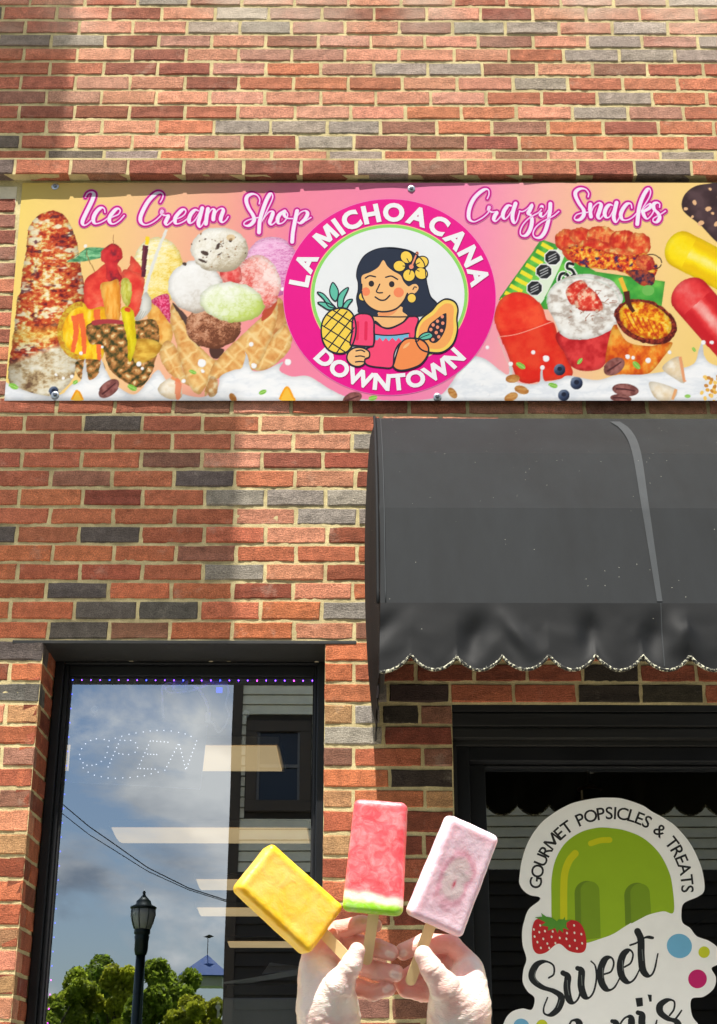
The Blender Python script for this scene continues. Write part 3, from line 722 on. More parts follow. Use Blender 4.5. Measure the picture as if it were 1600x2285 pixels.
# power supply, cords, hooks
M_WHITEP = mat('white_plastic', (222, 222, 226), .4, var=.05); M_CORD = mat('white_cord', (215, 215, 222), .45, var=.05)
YC = YG + .02
ps = thing('power_adapter', 'white power adapter with looped cord stuck at the top of the window', 'adapter', at(400, 1528, YC))
a, b = at(386, 1517, YC), at(418, 1541, YC); MB().box(a.x, b.x, YC, YC + .02, b.z, a.z, .003).build('case', M_WHITEP, ps)
a, b = at(392, 1521, YC), at(412, 1537, YC); MB().box(a.x, b.x, YC - .002, YC - .0004, b.z, a.z, .0008).build('rating_plate', mat('grey_label', (150, 160, 175), .5), ps)
cc_ = lambda P: [tuple(v) for v in curve(P, 4)]
for P in ([(365, 1602), (362, 1560), (364, 1530), (388, 1523)], [(388, 1530), (370, 1534), (378, 1546), (420, 1543), (455, 1532), (498, 1513)], [(418, 1530), (438, 1533), (455, 1556), (463, 1575), (464, 1590)]):
    bead(cc_(P), .0040, M_CORD, 'cord', ps, YC + .004)
a, b = at(459, 1588, YC), at(470, 1612, YC); MB().box(a.x, b.x, YC, YC + .01, b.z, a.z, .003).build('switch', M_WHITEP, ps)
lb = thing('led_controller', 'small white controller box with blue glow beside the adapter', 'controller', at(475, 1520, YC))
a, b = at(449, 1515, YC), at(508, 1527, YC); MB().box(a.x, b.x, YC + .012, YC + .022, b.z, a.z, .002).build('case', M_WHITEP, lb)
a, b = at(482, 1532, YC), at(496, 1545, YC); MB().box(a.x, b.x, YC + .005, YC + .012, b.z, a.z, .003).build('indicator', emit('blue_indicator', (50, 80, 255), .5), lb)
for P in ([(476, 1613), (488, 1634), (504, 1617), (511, 1593), (504, 1573), (510, 1545), (508, 1528)], [(470, 1610), (478, 1616)]):
    bead(cc_(P), .0032, M_CORD, 'cord', lb, YC + .006)
M_CUP = mat('clear_suction_cup', (150, 160, 165), .15, var=.05)
for (x, y), wd in (((211, 1583), 'upper corner of the window above the open sign'), ((549, 1593), 'middle of the window beside the cord')):
    p = at(x, y, YG + .004); t = thing('suction_hook', 'small clear suction cup hook in the ' + wd, 'hook', p, 'suction hooks')
    MB().lathe([(.013, .0), (.0125, .002), (.006, .004), (.004, .009), (.0005, .010)], c=p, n=20, axis='Y').build('cup', M_CUP, t)
    MB().tube([p + Vector((math.cos(a_) * .009, -.001, math.sin(a_) * .009)) for a_ in np.linspace(0, 6.28, 20)], .001, 6).build('rim', M_CORD, t)
    MB().tube([p + Vector((0, .008, 0)), p + Vector((0, .010, -.012)), p + Vector((0, .016, -.018)), p + Vector((0, .02, -.012))], .0014, 6).build('hook', M_CORD, t)
kx = at(487, 2254, YG + .004)
ky = thing('hanging_key', 'white key shaped tag hanging inside the window near the freezer', 'key', kx)
mb = MB().lathe([(.0005, .0), (.0085, .0), (.0085, .002), (.0005, .002)], c=at(487, 2247, YG + .004), n=20, axis='Y')
a, b = at(484.5, 2252, YG + .004), at(489.5, 2272, YG + .004); mb.box(a.x, b.x, a.y + .0002, a.y + .002, b.z, a.z); a, b = at(489.5, 2262, YG + .004), at(492.5, 2266, YG + .004); mb.box(a.x, b.x, a.y + .0004, a.y + .002, b.z, a.z)
mb.build('blade', M_WHITEP, ky); a, b = at(484, 2235, YG + .004), at(491, 2243, YG + .004); MB().box(a.x, b.x, a.y, a.y + .002, b.z, a.z, .0008).build('loop', M_WHITEP, ky)
# chest freezer with raised lid behind the glass
YF = 1.25
M_STEEL = mat('stainless_steel', (150, 150, 148), .32, .9, var=.2, vscale=3, bump=.06, bscale=15, stretch=(1, 1, .2)); M_DKB = mat('dark_freezer_glass', (10, 14, 18), .15, var=.2)
fz = thing('display_freezer', 'stainless steel display freezer with sloping dark lid inside the shop', 'freezer', (at(580, 2285, YF).x, YF + .3, .1))
a, b = at(496, 2226, YF), at(745, 2285, YF); MB().box(a.x, b.x, YF, YF + .7, .12, a.z, .006).build('body', M_STEEL, fz)
c_ = at(505, 2196, YF + .05); e_ = at(745, 2222, YF + .05)
MB().box(c_.x, e_.x, YF + .05, YF + .6, a.z + .002, c_.z, .004).build('glass_front', M_DKB, fz)
P = [(499, 2191), (560, 2182), (690, 2158), (690, 2172), (560, 2193), (500, 2195)]
V = [at(x, y, YF + .02) for x, y in P] + [at(x, y, YF + .02) + Vector((0, .6, 0)) for x, y in P]
mk('lid', V, [(0, 5, 4, 1), (1, 4, 3, 2), (6, 7, 10, 11), (7, 8, 9, 10)] + [(i, (i + 1) % 6, 6 + (i + 1) % 6, 6 + i) for i in range(6)], M_STEEL, fz)
pr = thing('paper_sheet', 'folded pale paper lying on the freezer lid', 'paper', at(620, 2160, YF + .1))
V = [at(x, y, yy) for x, y, yy in ((585, 2174, YF + .06), (602, 2149, YF + .2), (668, 2158, YF + .2), (690, 2160, YF + .06))]
V += [v + Vector((0, .001, .002)) for v in V]
mk('sheet', V, [(0, 1, 2, 3), (7, 6, 5, 4), (0, 4, 5, 1), (1, 5, 6, 2), (2, 6, 7, 3), (3, 7, 4, 0)], mat('paper', (190, 200, 215), .7), pr)
# pendant lamp behind the door
p = at(1316, 1762, 1.6)
pl = thing('pendant_lamp', 'hanging lamp with copper rim in the dark behind the door glass', 'lamp', p)
MB().lathe([(.05, -.004), (.052, .0), (.05, .006), (.02, .02)], c=p, n=24).build('rim', mat('copper', (150, 80, 50), .35, .7), pl)
MB().tube([p + Vector((0, 0, .02)), Vector((p.x, p.y, ZC + .02))], .006, 8).build('rod', M_FRAME, pl)
MB().lathe([(.042, -.005), (.040, -.08), (.03, -.1)], c=p, n=20).build('shade', mat('smoked_shade', (45, 48, 50), .15, var=.1), pl)
# ------------------------------------------------------------------ printed vinyl banner
BST = 1.5
BX0, BX1, BY0, BY1 = 4.0, 1660.0, 408.0, 894.0
cxs = np.arange(BX0, BX1 + BST, BST); cys = np.arange(BY0, BY1 + BST, BST)
XX, YY = np.meshgrid(cxs, cys)                     # rows = y
CV = np.zeros(XX.shape + (3,))
def bgcol(x):
    xs = [0, 150, 330, 480, 620, 900, 1060, 1180, 1350, 1500, 1640]
    cs = np.array([(250, 220, 120), (249, 212, 132), (248, 196, 150), (247, 172, 152), (247, 140, 165), (248, 132, 178), (249, 148, 184), (250, 178, 172), (250, 205, 150), (251, 214, 138), (251, 214, 128)], float)
    return np.stack([np.interp(x, xs, cs[:, k]) for k in range(3)], -1)
CV[:] = bgcol(XX + (YY - 650) * .12)
def win_(P, pad=3):
    P = np.asarray(P, float)
    x0, y0 = P.min(0) - pad; x1, y1 = P.max(0) + pad
    i0, i1 = max(0, int((y0 - BY0) / BST)), min(len(cys), int((y1 - BY0) / BST) + 2); j0, j1 = max(0, int((x0 - BX0) / BST)), min(len(cxs), int((x1 - BX0) / BST) + 2)
    return slice(i0, max(i0, i1)), slice(j0, max(j0, j1))
def inside(P, x, y):
    r = np.zeros(x.shape, bool)
    for (xa, ya), (xb, yb) in zip(P, np.roll(P, -1, 0)):
        if ya == yb: continue
        c = (ya > y) != (yb > y)
        r ^= c & (x < (xb - xa) * (y - ya) / (yb - ya) + xa)
    return r
def pm(P):
    w_ = win_(P); x, y = XX[w_], YY[w_]; a = np.zeros(x.shape)
    for ox in (-.5, 0, .5):
        for oy in (-.5, 0, .5): a += inside(P, x + ox, y + oy)
    return w_, a / 9
def px_paint(P, c, alpha=1.0, smooth=6, wob=0.0, seed=0):
    """fill an outline with a colour, or with colour(x, y)"""
    P = np.asarray(P, float)
    if smooth: P = curve(P, smooth, True)
    if wob:
        d = P - P.mean(0); k = np.arange(len(P)); n_ = fbm(k * .35, k * 0 + seed, seed, 3) - .5
        P = P + d / np.linalg.norm(d, axis=1)[:, None] * (n_ * 2 * wob)[:, None]
    w_, a = pm(P)
    if a.size == 0: return
    col = c(XX[w_], YY[w_]) if callable(c) else np.array(c, float)
    if callable(c) and a.shape[0] > 12 and a.shape[1] > 12:      # rounded look of the photographed food: darker towards its outline
        b_ = a.copy()
        for ax_ in (0, 1):
            for _ in range(2):
                r_ = 6; pd = [(0, 0), (0, 0)]; pd[ax_] = (r_ + 1, r_); cs_ = np.cumsum(np.pad(b_, pd), axis=ax_); nn_ = b_.shape[ax_]
                b_ = (np.take(cs_, np.arange(2 * r_ + 1, nn_ + 2 * r_ + 1), ax_) - np.take(cs_, np.arange(nn_), ax_)) / (2 * r_ + 1)
        col = col * (.84 + .17 * np.clip((b_ - .4) / .5, 0, 1))[..., None]
    a = (a * alpha)[..., None]; CV[w_] = CV[w_] * (1 - a) + col * a
def ellp(cx, cy, rx, ry, rot=0, n=36):
    a = np.linspace(0, 2 * np.pi, n, endpoint=False); x, y = rx * np.cos(a), ry * np.sin(a)
    return np.c_[cx + x * math.cos(rot) - y * math.sin(rot), cy + x * math.sin(rot) + y * math.cos(rot)]
def line(P, w0, c, w1=None, alpha=1.0, sm=True):
    Q = curve(P, 3) if sm else np.asarray(P, float); T = np.gradient(Q, axis=0); T /= np.maximum(np.linalg.norm(T, axis=1, keepdims=True), 1e-6)
    w_ = np.linspace(w0, w0 if w1 is None else w1, len(Q))[:, None] / 2; Nn = np.c_[-T[:, 1], T[:, 0]]
    px_paint(np.vstack([Q + Nn * w_, (Q - Nn * w_)[::-1]]), c, alpha, smooth=0)
def ramp(t, stops):
    ts = [s_[0] for s_ in stops]; cs = np.array([s_[1] for s_ in stops], float)
    return np.stack([np.interp(t, ts, cs[:, k]) for k in range(3)], -1)
def scoop(cx, cy, rx, ry, lo, mid, hi, sc=14., seed=0, amp=.35, lx=-.45, ly=-.6, stretch=1.0):
    def f(x, y):
        u, v = (x - cx) / rx, (y - cy) / ry
        n_ = fbm(x / sc, y / sc * stretch, seed, 5); r_ = np.abs(fbm(x / sc * 1.7 + 9, y / sc * 2.2 * stretch, seed + 3, 4) - .5) * 2
        t_ = .64 - .42 * (u * -lx + v * -ly) + amp * (n_ - .5) * 1.6 - .25 * np.exp(-(r_ * 7) ** 2) * amp * 2 - .25 * np.maximum(0, u * u + v * v - .55)
        return ramp(t_, [(0.1, lo), (.5, mid), (.85, hi), (1.1, np.minimum(255, np.array(hi) + 6))])
    return f
# --- left half
px_paint(ellp(352, 605, 58, 76), scoop(352, 600, 60, 80, (236, 196, 70), (250, 232, 150), (252, 246, 214), 16, 3, .5, stretch=2.2), wob=2)
px_paint(ellp(606, 596, 62, 68), scoop(606, 590, 60, 66, (204, 106, 170), (236, 168, 214), (246, 196, 232), 9, 5, .6, stretch=3), wob=2)
corn = [(108, 472), (82, 482), (66, 504), (60, 530), (58, 560), (50, 600), (46, 640), (38, 676), (33, 715), (28, 750), (24, 790), (18, 830), (26, 862), (60, 884), (118, 884), (152, 860), (172, 820), (186, 760), (190, 690), (186, 630), (178, 580), (170, 535), (156, 498), (134, 476)]
def corn_c(x, y):
    s_ = y + (x - 110) * (x - 110) * .0018 * 3; kx = (x - 110) / 13.0 + .25 * np.sin(y / 30); ky = s_ / 10.5
    ker = np.abs(np.sin(np.pi * kx)) ** .5 * np.abs(np.sin(np.pi * ky)) ** .5
    n1_ = fbm(x / 34, y / 20, 21, 4); n2_ = fbm(x / 9, y / 6, 25, 4); n3_ = fbm(x / 26 + 5, y / 13, 29, 3)
    t_ = .5 * n1_ + .44 * n2_ + .06 * ker; t_ = (t_ - .5) * 2.3 + .56
    c = ramp(t_, [(0, (92, 30, 40)), (.22, (150, 40, 36)), (.45, (206, 72, 38)), (.62, (224, 110, 58)), (.78, (240, 196, 112)), (1, (252, 240, 200))])
    cr_ = np.clip((n3_ - .60) * 9, 0, 1)[..., None]; c = c * (1 - cr_) + np.array((250, 238, 200)) * cr_
    dk = np.clip((.36 - fbm(x / 20 + 30, y / 11, 33, 3)) * 9, 0, 1)[..., None] * .75; c = c * (1 - dk) + np.array((84, 28, 46)) * dk
    ye = np.exp(-((y - 745 + .12 * (x - 100)) / 17) ** 2)[..., None] * .75; c = c * (1 - ye) + ramp(n2_, [(.3, (226, 140, 30)), (.7, (252, 226, 120))]) * ye
    lowm = np.clip((y - 770 + .35 * (x - 110)) / 16, 0, 1)[..., None]; w2 = ramp(n1_ * .6 + n2_ * .4, [(.28, (120, 90, 66)), (.42, (196, 170, 128)), (.55, (232, 222, 196)), (.75, (246, 242, 230))]); c = c * (1 - lowm) + w2 * lowm
    edge_ = np.clip(((x - 112) / 78.) ** 2, 0, 1)[..., None] * .35; c = c * (1 - edge_ * .6)
    return c * (.95 + .05 * ker[..., None])
px_paint(corn, corn_c, wob=4, seed=4)
# green paper umbrella
px_paint([(150, 584), (170, 574), (192, 554), (215, 552), (240, 556), (232, 572), (205, 580), (180, 584)], lambda x, y: ramp(fbm(x / 12, y / 5, 41, 3), [(.3, (70, 150, 100)), (.7, (150, 214, 160))]), smooth=4)
line([(193, 556), (196, 575), (212, 606)], 1.8, (150, 110, 60)); px_paint(ellp(191, 549, 4, 4), (245, 245, 240))
for a_ in ((152, 583), (190, 583), (232, 570)): line([(193, 554), a_], 1.2, (60, 130, 90))
# watermelon chunks
RED = lambda s_: (lambda x, y: ramp(fbm(x / 22, y / 22, s_, 4), [(.25, (222, 52, 46)), (.5, (240, 80, 62)), (.75, (248, 120, 92))]))
px_paint([(190, 626), (216, 604), (236, 588), (262, 590), (275, 616), (270, 640), (262, 720), (200, 716), (188, 680)], RED(51), smooth=5)
px_paint([(252, 543), (268, 552), (274, 572), (264, 586), (262, 600), (272, 622), (254, 634), (238, 622), (236, 592), (226, 580), (226, 562), (238, 550)], lambda x, y: ramp(fbm(x / 16, y / 16, 53, 3) + (x - 250) * .006, [(.25, (236, 66, 66)), (.6, (206, 40, 48)), (.85, (110, 30, 50))]), smooth=5)
line([(253, 524), (253, 546)], 1.6, (170, 120, 80))
px_paint([(292, 571), (306, 584), (318, 602), (320, 622), (300, 618), (284, 604), (290, 590)], RED(57), smooth=4)
px_paint([(274, 604), (300, 606), (322, 620), (318, 660), (310, 700), (290, 704), (280, 650)], RED(59), smooth=5)
line([(325, 548), (322, 580), (320, 618)], 13, (92, 34, 52), 9); line([(330, 528), (327, 546)], 9, (250, 214, 40), 8); line([(322, 546), (318, 606)], 4, (132, 60, 76), 3, .6)
# mango, cucumber, ring of papaya
px_paint([(166, 676), (186, 676), (200, 690), (230, 684), (250, 700), (262, 720), (240, 760), (224, 806), (196, 806), (158, 792), (134, 756), (132, 724), (144, 694)], lambda x, y: ramp(fbm(x / 10, y / 26, 61, 3), [(.3, (238, 170, 20)), (.55, (252, 206, 30)), (.8, (253, 226, 90))]), smooth=6)
line(ellp(184, 738, 50, 60, .15)[9:27], 12, lambda x, y: ramp(fbm(x / 5, y / 5, 63, 3), [(.3, (228, 150, 40)), (.7, (253, 222, 70))]))
for P in ([(166, 704), (170, 740), (162, 786)], [(178, 700), (186, 740), (188, 790)], [(216, 690), (218, 740), (222, 806)]): line(P, 15, (244, 96, 60), 9, .85)
px_paint([(224, 636), (246, 628), (266, 630), (266, 716), (240, 716), (232, 680)], lambda x, y: ramp(fbm(x / 8, y / 30, 65, 3), [(.3, (240, 150, 40)), (.7, (252, 190, 90))]), smooth=3)
px_paint([(272, 624), (286, 622), (294, 640), (292, 670), (282, 684), (270, 656)], lambda x, y: ramp(fbm(x / 6, y / 14, 67, 3), [(.3, (196, 190, 60)), (.7, (236, 232, 130))]), smooth=4)
# right fruit slice with pink sugar
px_paint([(336, 672), (366, 690), (384, 730), (380, 766), (350, 770), (330, 730)], lambda x, y: ramp(fbm(x / 16, y / 16, 69, 3), [(.3, (228, 150, 60)), (.7, (248, 200, 110))]), smooth=5)
px_paint([(338, 670), (374, 656), (380, 690), (388, 728), (372, 712), (356, 690)], lambda x, y: ramp(fbm(x / 3, y / 3, 71, 2), [(.35, (214, 40, 96)), (.65, (248, 120, 160))]), smooth=3)
# pineapple cup
def pine(x, y):
    wx = (fbm(x / 20, y / 20, 79, 3) - .5) * 18; u = (x - 270 + wx) / 33.0; v = (y - 720 + wx * .7) / 30.0; a_ = u + v; b_ = u - v
    fa, fb = a_ - np.floor(a_) - .5, b_ - np.floor(b_) - .5; rr_ = np.maximum(np.abs(fa), np.abs(fb)); n_ = fbm(x / 6, y / 6, 73, 3)
    t_ = 1.02 - np.maximum(rr_, np.hypot(fa, fb) * .9) * 1.5 + (n_ - .5) * .9
    return ramp(t_, [(.05, (52, 58, 36)), (.3, (104, 84, 40)), (.55, (170, 112, 60)), (.8, (204, 146, 84)), (1, (240, 216, 160))])
px_paint([(192, 732), (204, 720), (240, 716), (300, 716), (340, 712), (352, 726), (356, 760), (348, 800), (336, 836), (314, 864), (286, 856), (250, 830), (236, 800), (226, 770), (200, 766)], pine, smooth=5, wob=1.5)
px_paint([(172, 806), (222, 804), (236, 830), (220, 852), (190, 850), (172, 836)], pine, smooth=5)
px_paint([(206, 716), (240, 712), (276, 716), (280, 724), (240, 722), (210, 726)], (176, 60, 66), smooth=3)
px_paint([(300, 760), (340, 758), (362, 772), (352, 790), (330, 806), (300, 808)], lambda x, y: ramp(fbm(x / 20, y / 9, 75, 3), [(.3, (196, 140, 40)), (.7, (240, 196, 80))]), smooth=4)
px_paint([(270, 690), (284, 684), (298, 696), (302, 730), (304, 764), (294, 802), (286, 804), (284, 760), (276, 724)], lambda x, y: ramp(fbm(x / 8, y / 24, 77, 3), [(.3, (226, 196, 0)), (.7, (250, 232, 40))]), smooth=4)
px_paint(ellp(285, 691, 7, 5, .3), (222, 70, 40))
# plastic fork
line([(372, 512), (352, 560), (330, 626), (322, 664)], 6, (232, 232, 226), 8); px_paint([(318, 660), (328, 652), (338, 672), (336, 692), (322, 708), (306, 716), (302, 710), (312, 690)], lambda x, y: ramp((x - 300) / 40., [(0, (196, 196, 186)), (.5, (238, 238, 232)), (1, (206, 204, 192))]), smooth=3)
for k in range(3): line([(306 + 6 * k, 714 - 2 * k), (316 + 5 * k, 694)], 1.3, (170, 168, 156))
# waffle cones
def waf(rot, s_, sd):
    def f(x, y):
        u = (x * math.cos(rot) + y * math.sin(rot)) / s_; v = (-x * math.sin(rot) + y * math.cos(rot)) / s_
        u = u + (fbm(x / 18, y / 18, sd + 2, 3) - .5) * .5; g = np.minimum(np.abs(u - np.round(u)), np.abs(v - np.round(v))) * 2; n_ = fbm(x / 14, y / 14, sd, 4)
        t_ = .26 + .62 * n_ + .2 * np.exp(-(g * 5) ** 2) - .06 * np.exp(-((g - .4) * 5) ** 2)
        return ramp(t_, [(.2, (196, 124, 62)), (.45, (226, 164, 92)), (.7, (242, 200, 130)), (1, (250, 226, 170))])
    return f
px_paint([(600, 676), (622, 664), (640, 690), (640, 720), (610, 760), (590, 780)], lambda x, y: ramp(fbm(x / 14, y / 14, 81, 3), [(.3, (190, 124, 70)), (.7, (230, 180, 116))]), smooth=4)
px_paint([(640, 722), (652, 754), (640, 790), (600, 822), (568, 826), (570, 800), (600, 760)], waf(.5, 30, 83), smooth=5, wob=2)
px_paint([(372, 760), (396, 780), (410, 830), (430, 862), (400, 850), (372, 826), (356, 790)], waf(1.1, 26, 85), smooth=5)
px_paint([(384, 676), (398, 690), (420, 728), (446, 772), (474, 800), (490, 808), (470, 842), (446, 880), (424, 862), (404, 810), (392, 760), (380, 716)], waf(.9, 34, 87), smooth=5, wob=2)
px_paint([(620, 680), (616, 720), (600, 768), (578, 812), (548, 836), (508, 838), (480, 850), (462, 880), (456, 884), (462, 850), (476, 814), (500, 786), (524, 762), (548, 740), (576, 714), (602, 690)], waf(.75, 33, 89), smooth=5, wob=2)
px_paint([(384, 676), (402, 690), (424, 716), (446, 764), (440, 770), (412, 722)], (60, 42, 46), .85, smooth=4)
px_paint([(468, 776), (500, 780), (486, 800), (472, 796)], (66, 40, 34), .9, smooth=4); px_paint([(590, 690), (618, 672), (606, 700), (584, 716)], (190, 70, 48), .9, smooth=3)
px_paint(ellp(476, 728, 62, 50), scoop(476, 724, 62, 50, (116, 66, 44), (182, 120, 88), (216, 164, 132), 11, 91, .85), wob=4, seed=2)
px_paint(ellp(576, 632, 50, 62, -.15), scoop(570, 626, 50, 62, (226, 96, 90), (246, 178, 170), (252, 226, 222), 18, 93, .6, lx=.5), wob=3, seed=3)
px_paint([(492, 600), (530, 590), (540, 624), (520, 634), (498, 628)], lambda x, y: ramp(fbm(x / 9, y / 9, 95, 3), [(.3, (226, 70, 70)), (.7, (250, 150, 140))]), smooth=4)
px_paint(ellp(436, 640, 60, 58), scoop(430, 630, 62, 60, (196, 184, 170), (238, 236, 234), (250, 250, 250), 24, 97, .25), wob=3, seed=5)
px_paint(ellp(518, 674, 72, 44, .12), scoop(512, 668, 72, 46, (196, 214, 110), (230, 240, 196), (247, 250, 236), 20, 99, .4), wob=4, seed=6)
px_paint(ellp(490, 557, 64, 50), scoop(484, 550, 66, 52, (190, 176, 150), (236, 230, 216), (250, 248, 242), 14, 101, .4), wob=3, seed=7)
r_ = np.random.RandomState(4)
for k in range(34):
    px_paint(ellp(490 + r_.normal(0, 26), 557 + r_.normal(0, 20), r_.rand() * 2.2 + .8, r_.rand() * 1.4 + .7, r_.rand() * 3), [(70, 50, 40), (150, 104, 60), (110, 84, 66)][k % 3], .75, smooth=0)
for x, y, a_, b_ in ((487, 549, 3.5, 8), (457, 565, 9, 5), (412, 589, 5, 4), (452, 582, 10, 3), (515, 536, 4, 5)): px_paint(ellp(x, y, a_, b_, .4), (64, 46, 40), .9, smooth=4, wob=1.2)
px_paint(ellp(515, 530, 10, 7), (220, 180, 120), .6)
# --- right half
px_paint([(1524, 470), (1524, 440), (1546, 418), (1580, 410), (1640, 408), (1640, 560), (1600, 540), (1560, 500)], lambda x, y: ramp(fbm(x / 30, y / 30, 105, 3), [(.3, (58, 40, 44)), (.7, (88, 66, 70))]), smooth=5)
for x, y, a_ in ((1550, 452, 6), (1530, 466, 5), (1580, 466, 7), (1590, 476, 4), (1564, 498, 7), (1598, 500, 6), (1584, 422, 4), (1606, 440, 6), (1545, 484, 4)): px_paint(ellp(x, y, a_, a_ * .75, x), (236, 186, 140), smooth=3, wob=1)
def bar(c0, c1, c2, p, q_, w_):
    d = np.array(q_, float) - p; L_ = np.linalg.norm(d); d /= L_; n_ = np.array([-d[1], d[0]])
    def f(x, y):
        s_ = ((x - p[0]) * n_[0] + (y - p[1]) * n_[1]) / w_; l_ = ((x - p[0]) * d[0] + (y - p[1]) * d[1]) / L_
        g = .5 + .34 * np.cos(s_ * 5.2) * np.where(l_ > .12, 1, 0) - .5 * s_ * s_ + .3 * (fbm(x / 12, y / 12, 107, 3) - .5)
        return ramp(g, [(0, c0), (.4, c1), (.9, c2)])
    a_ = np.linspace(-np.pi / 2, np.pi / 2, 14)
    e0 = [np.array(p) - d * w_ * .8 * math.cos(t_) - n_ * w_ * math.sin(t_) for t_ in a_]
    px_paint(np.array(e0 + [np.array(q_) - n_ * w_, np.array(q_) + n_ * w_][::-1][::-1][::1] if False else e0[::-1] + [np.array(q_) - n_ * w_, np.array(q_) + n_ * w_][::-1]), f, smooth=0)
bar((240, 196, 0), (253, 224, 10), (255, 240, 130), (1518, 556), (1680, 640), 42)
bar((206, 30, 40), (236, 64, 66), (250, 178, 170), (1540, 660), (1665, 800), 46)
# snack bag
px_paint([(1208, 534), (1250, 548), (1284, 580), (1330, 606), (1484, 628), (1476, 690), (1440, 700), (1214, 690), (1160, 668), (1112, 670)], lambda x, y: ramp(fbm(x / 30, y / 30, 111, 3), [(.3, (60, 160, 60)), (.7, (116, 204, 80))]), smooth=0)
for k in range(9):
    a_ = np.array((1210 - k * 11.5, 540 + k * 15.5)); px_paint([a_, a_ + (26, 14), a_ + (22, 22), a_ + (-4, 8)], (244, 228, 50), smooth=0)
px_paint([(1246, 552), (1262, 562), (1218, 660), (1190, 690), (1180, 668)], (226, 240, 216), smooth=5)
for x, y in ((1233, 575), (1214, 606), (1193, 643)):
    a_ = np.arange(8) * np.pi / 4 + np.pi / 8; px_paint(np.c_[x + 20 * np.cos(a_), y + 19 * np.sin(a_)], (245, 245, 245), smooth=0); px_paint(np.c_[x + 17.5 * np.cos(a_), y + 16.5 * np.sin(a_)], (38, 40, 44), smooth=0)
    for k in (-5, 1, 7): line([(x - 9, y + k + 4), (x + 9, y + k - 5)], 2.0, (190, 192, 194), sm=False)
for P in ([(1282, 590), (1268, 588), (1266, 598), (1276, 602), (1282, 612), (1272, 618), (1262, 612)], [(1262, 610), (1252, 612), (1248, 626), (1258, 634), (1268, 628), (1268, 616), (1262, 610)]):
    line(P, 12, (250, 250, 245)); line(P, 6.5, (24, 30, 30))
# chips piled over the bag
CH = lambda s_: (lambda x, y: ramp(fbm(x / 13, y / 13, s_, 4), [(.25, (206, 44, 30)), (.48, (230, 84, 46)), (.68, (240, 150, 80)), (.85, (250, 206, 130))]))
for k, (x, y, a_, b_) in enumerate(((1264, 536, 26, 26), (1300, 528, 30, 20), (1344, 528, 36, 24), (1392, 540, 34, 26), (1424, 548, 28, 30), (1330, 560, 44, 26), (1288, 566, 34, 20), (1384, 580, 44, 26))): px_paint(ellp(x, y, a_, b_, .2), CH(120 + k), smooth=4, wob=3, seed=k)
for k in range(8): line([(1262 + k * 22, 516 + (k % 3) * 7), (1258 + k * 22, 556)], 6, (196, 40, 30), 3, .4)
def mixc(x, y):
    n_ = fbm(x / 11, y / 9, 141, 3); c = ramp(fbm(x / 7, y / 6, 143, 3), [(.2, (120, 30, 40)), (.4, (220, 60, 36)), (.6, (244, 150, 40)), (.8, (252, 210, 90))]); d_ = np.clip((.38 - n_) * 9, 0, 1)[..., None]
    return c * (1 - d_) + np.array((70, 40, 90)) * d_
px_paint([(1262, 556), (1300, 548), (1350, 560), (1400, 570), (1440, 566), (1466, 590), (1458, 620), (1420, 622), (1380, 604), (1330, 600), (1290, 590)], mixc, smooth=5, wob=4)
line(ellp(1456, 584, 20, 16, .3)[:], 2.2, (40, 26, 30)); px_paint(ellp(1440, 586, 22, 18, .4), lambda x, y: ramp(fbm(x / 8, y / 8, 147, 3), [(.3, (186, 34, 36)), (.7, (238, 130, 70))]), wob=2)
px_paint([(1400, 606), (1440, 604), (1460, 616), (1456, 636), (1430, 636)], lambda x, y: ramp(fbm(x / 7, y / 7, 149, 3), [(.3, (60, 40, 70)), (.7, (196, 80, 50))]), smooth=4)
px_paint(ellp(1446, 648, 14, 12), (116, 190, 90))
# red shaved ice cup
def mango_c(x, y):
    n_ = fbm(x / 26, y / 26, 151, 4); c = ramp(n_, [(.3, (236, 46, 30)), (.7, (248, 84, 50))]); c = np.where((y > 740 - (x - 1120) * .14)[..., None], c * np.array((.96, .82, .82)), c); return c
px_paint([(1120, 664), (1150, 652), (1186, 660), (1210, 684), (1220, 712), (1236, 722), (1252, 770), (1278, 836), (1216, 850), (1162, 852), (1136, 800), (1116, 750), (1104, 722), (1106, 690)], mango_c, smooth=6, wob=2)
line([(1112, 752), (1160, 744), (1238, 716)], 1.8, (252, 170, 150)); line([(1112, 752), (1130, 800), (1150, 840)], 3, (214, 200, 190), 2, .6)
# strawberries and cream cup
px_paint([(1246, 740), (1370, 720), (1362, 780), (1344, 820), (1306, 828), (1276, 818), (1260, 790)], lambda x, y: ramp(fbm(x / 18, y / 18, 155, 3) + (y - 780) * .001, [(.3, (186, 26, 34)), (.7, (230, 66, 66))]), smooth=5)
px_paint([(1220, 680), (1232, 640), (1270, 616), (1320, 612), (1366, 628), (1390, 660), (1384, 690), (1372, 728), (1330, 752), (1280, 758), (1248, 742), (1236, 712)], lambda x, y: ramp(fbm(x / 14, y / 10, 157, 4), [(.3, (190, 178, 168)), (.5, (238, 234, 228)), (.8, (250, 250, 248))]), smooth=5, wob=2)
line(ellp(1302, 676, 82, 56, .1)[17:36], 3, (206, 214, 206), alpha=.8)
for k in range(34):
    a_, b_ = r_.rand() * 6.28, r_.rand() ** .5; x, y = 1302 + 68 * b_ * math.cos(a_), 682 + 46 * b_ * math.sin(a_); line([(x, y), (x + r_.normal(0, 8), y + r_.normal(0, 6))], 2.2, (150, 84, 60), 1.2, .8)
for k, P in enumerate(([(1262, 650), (1280, 630), (1300, 626), (1312, 642), (1300, 670), (1276, 680)], [(1284, 664), (1310, 640), (1334, 660), (1346, 690), (1320, 694), (1290, 690)])):
    px_paint(P, lambda x, y: ramp(fbm(x / 9, y / 9, 160 + k, 3), [(.25, (206, 40, 34)), (.5, (236, 80, 60)), (.72, (252, 200, 170))]), smooth=4)
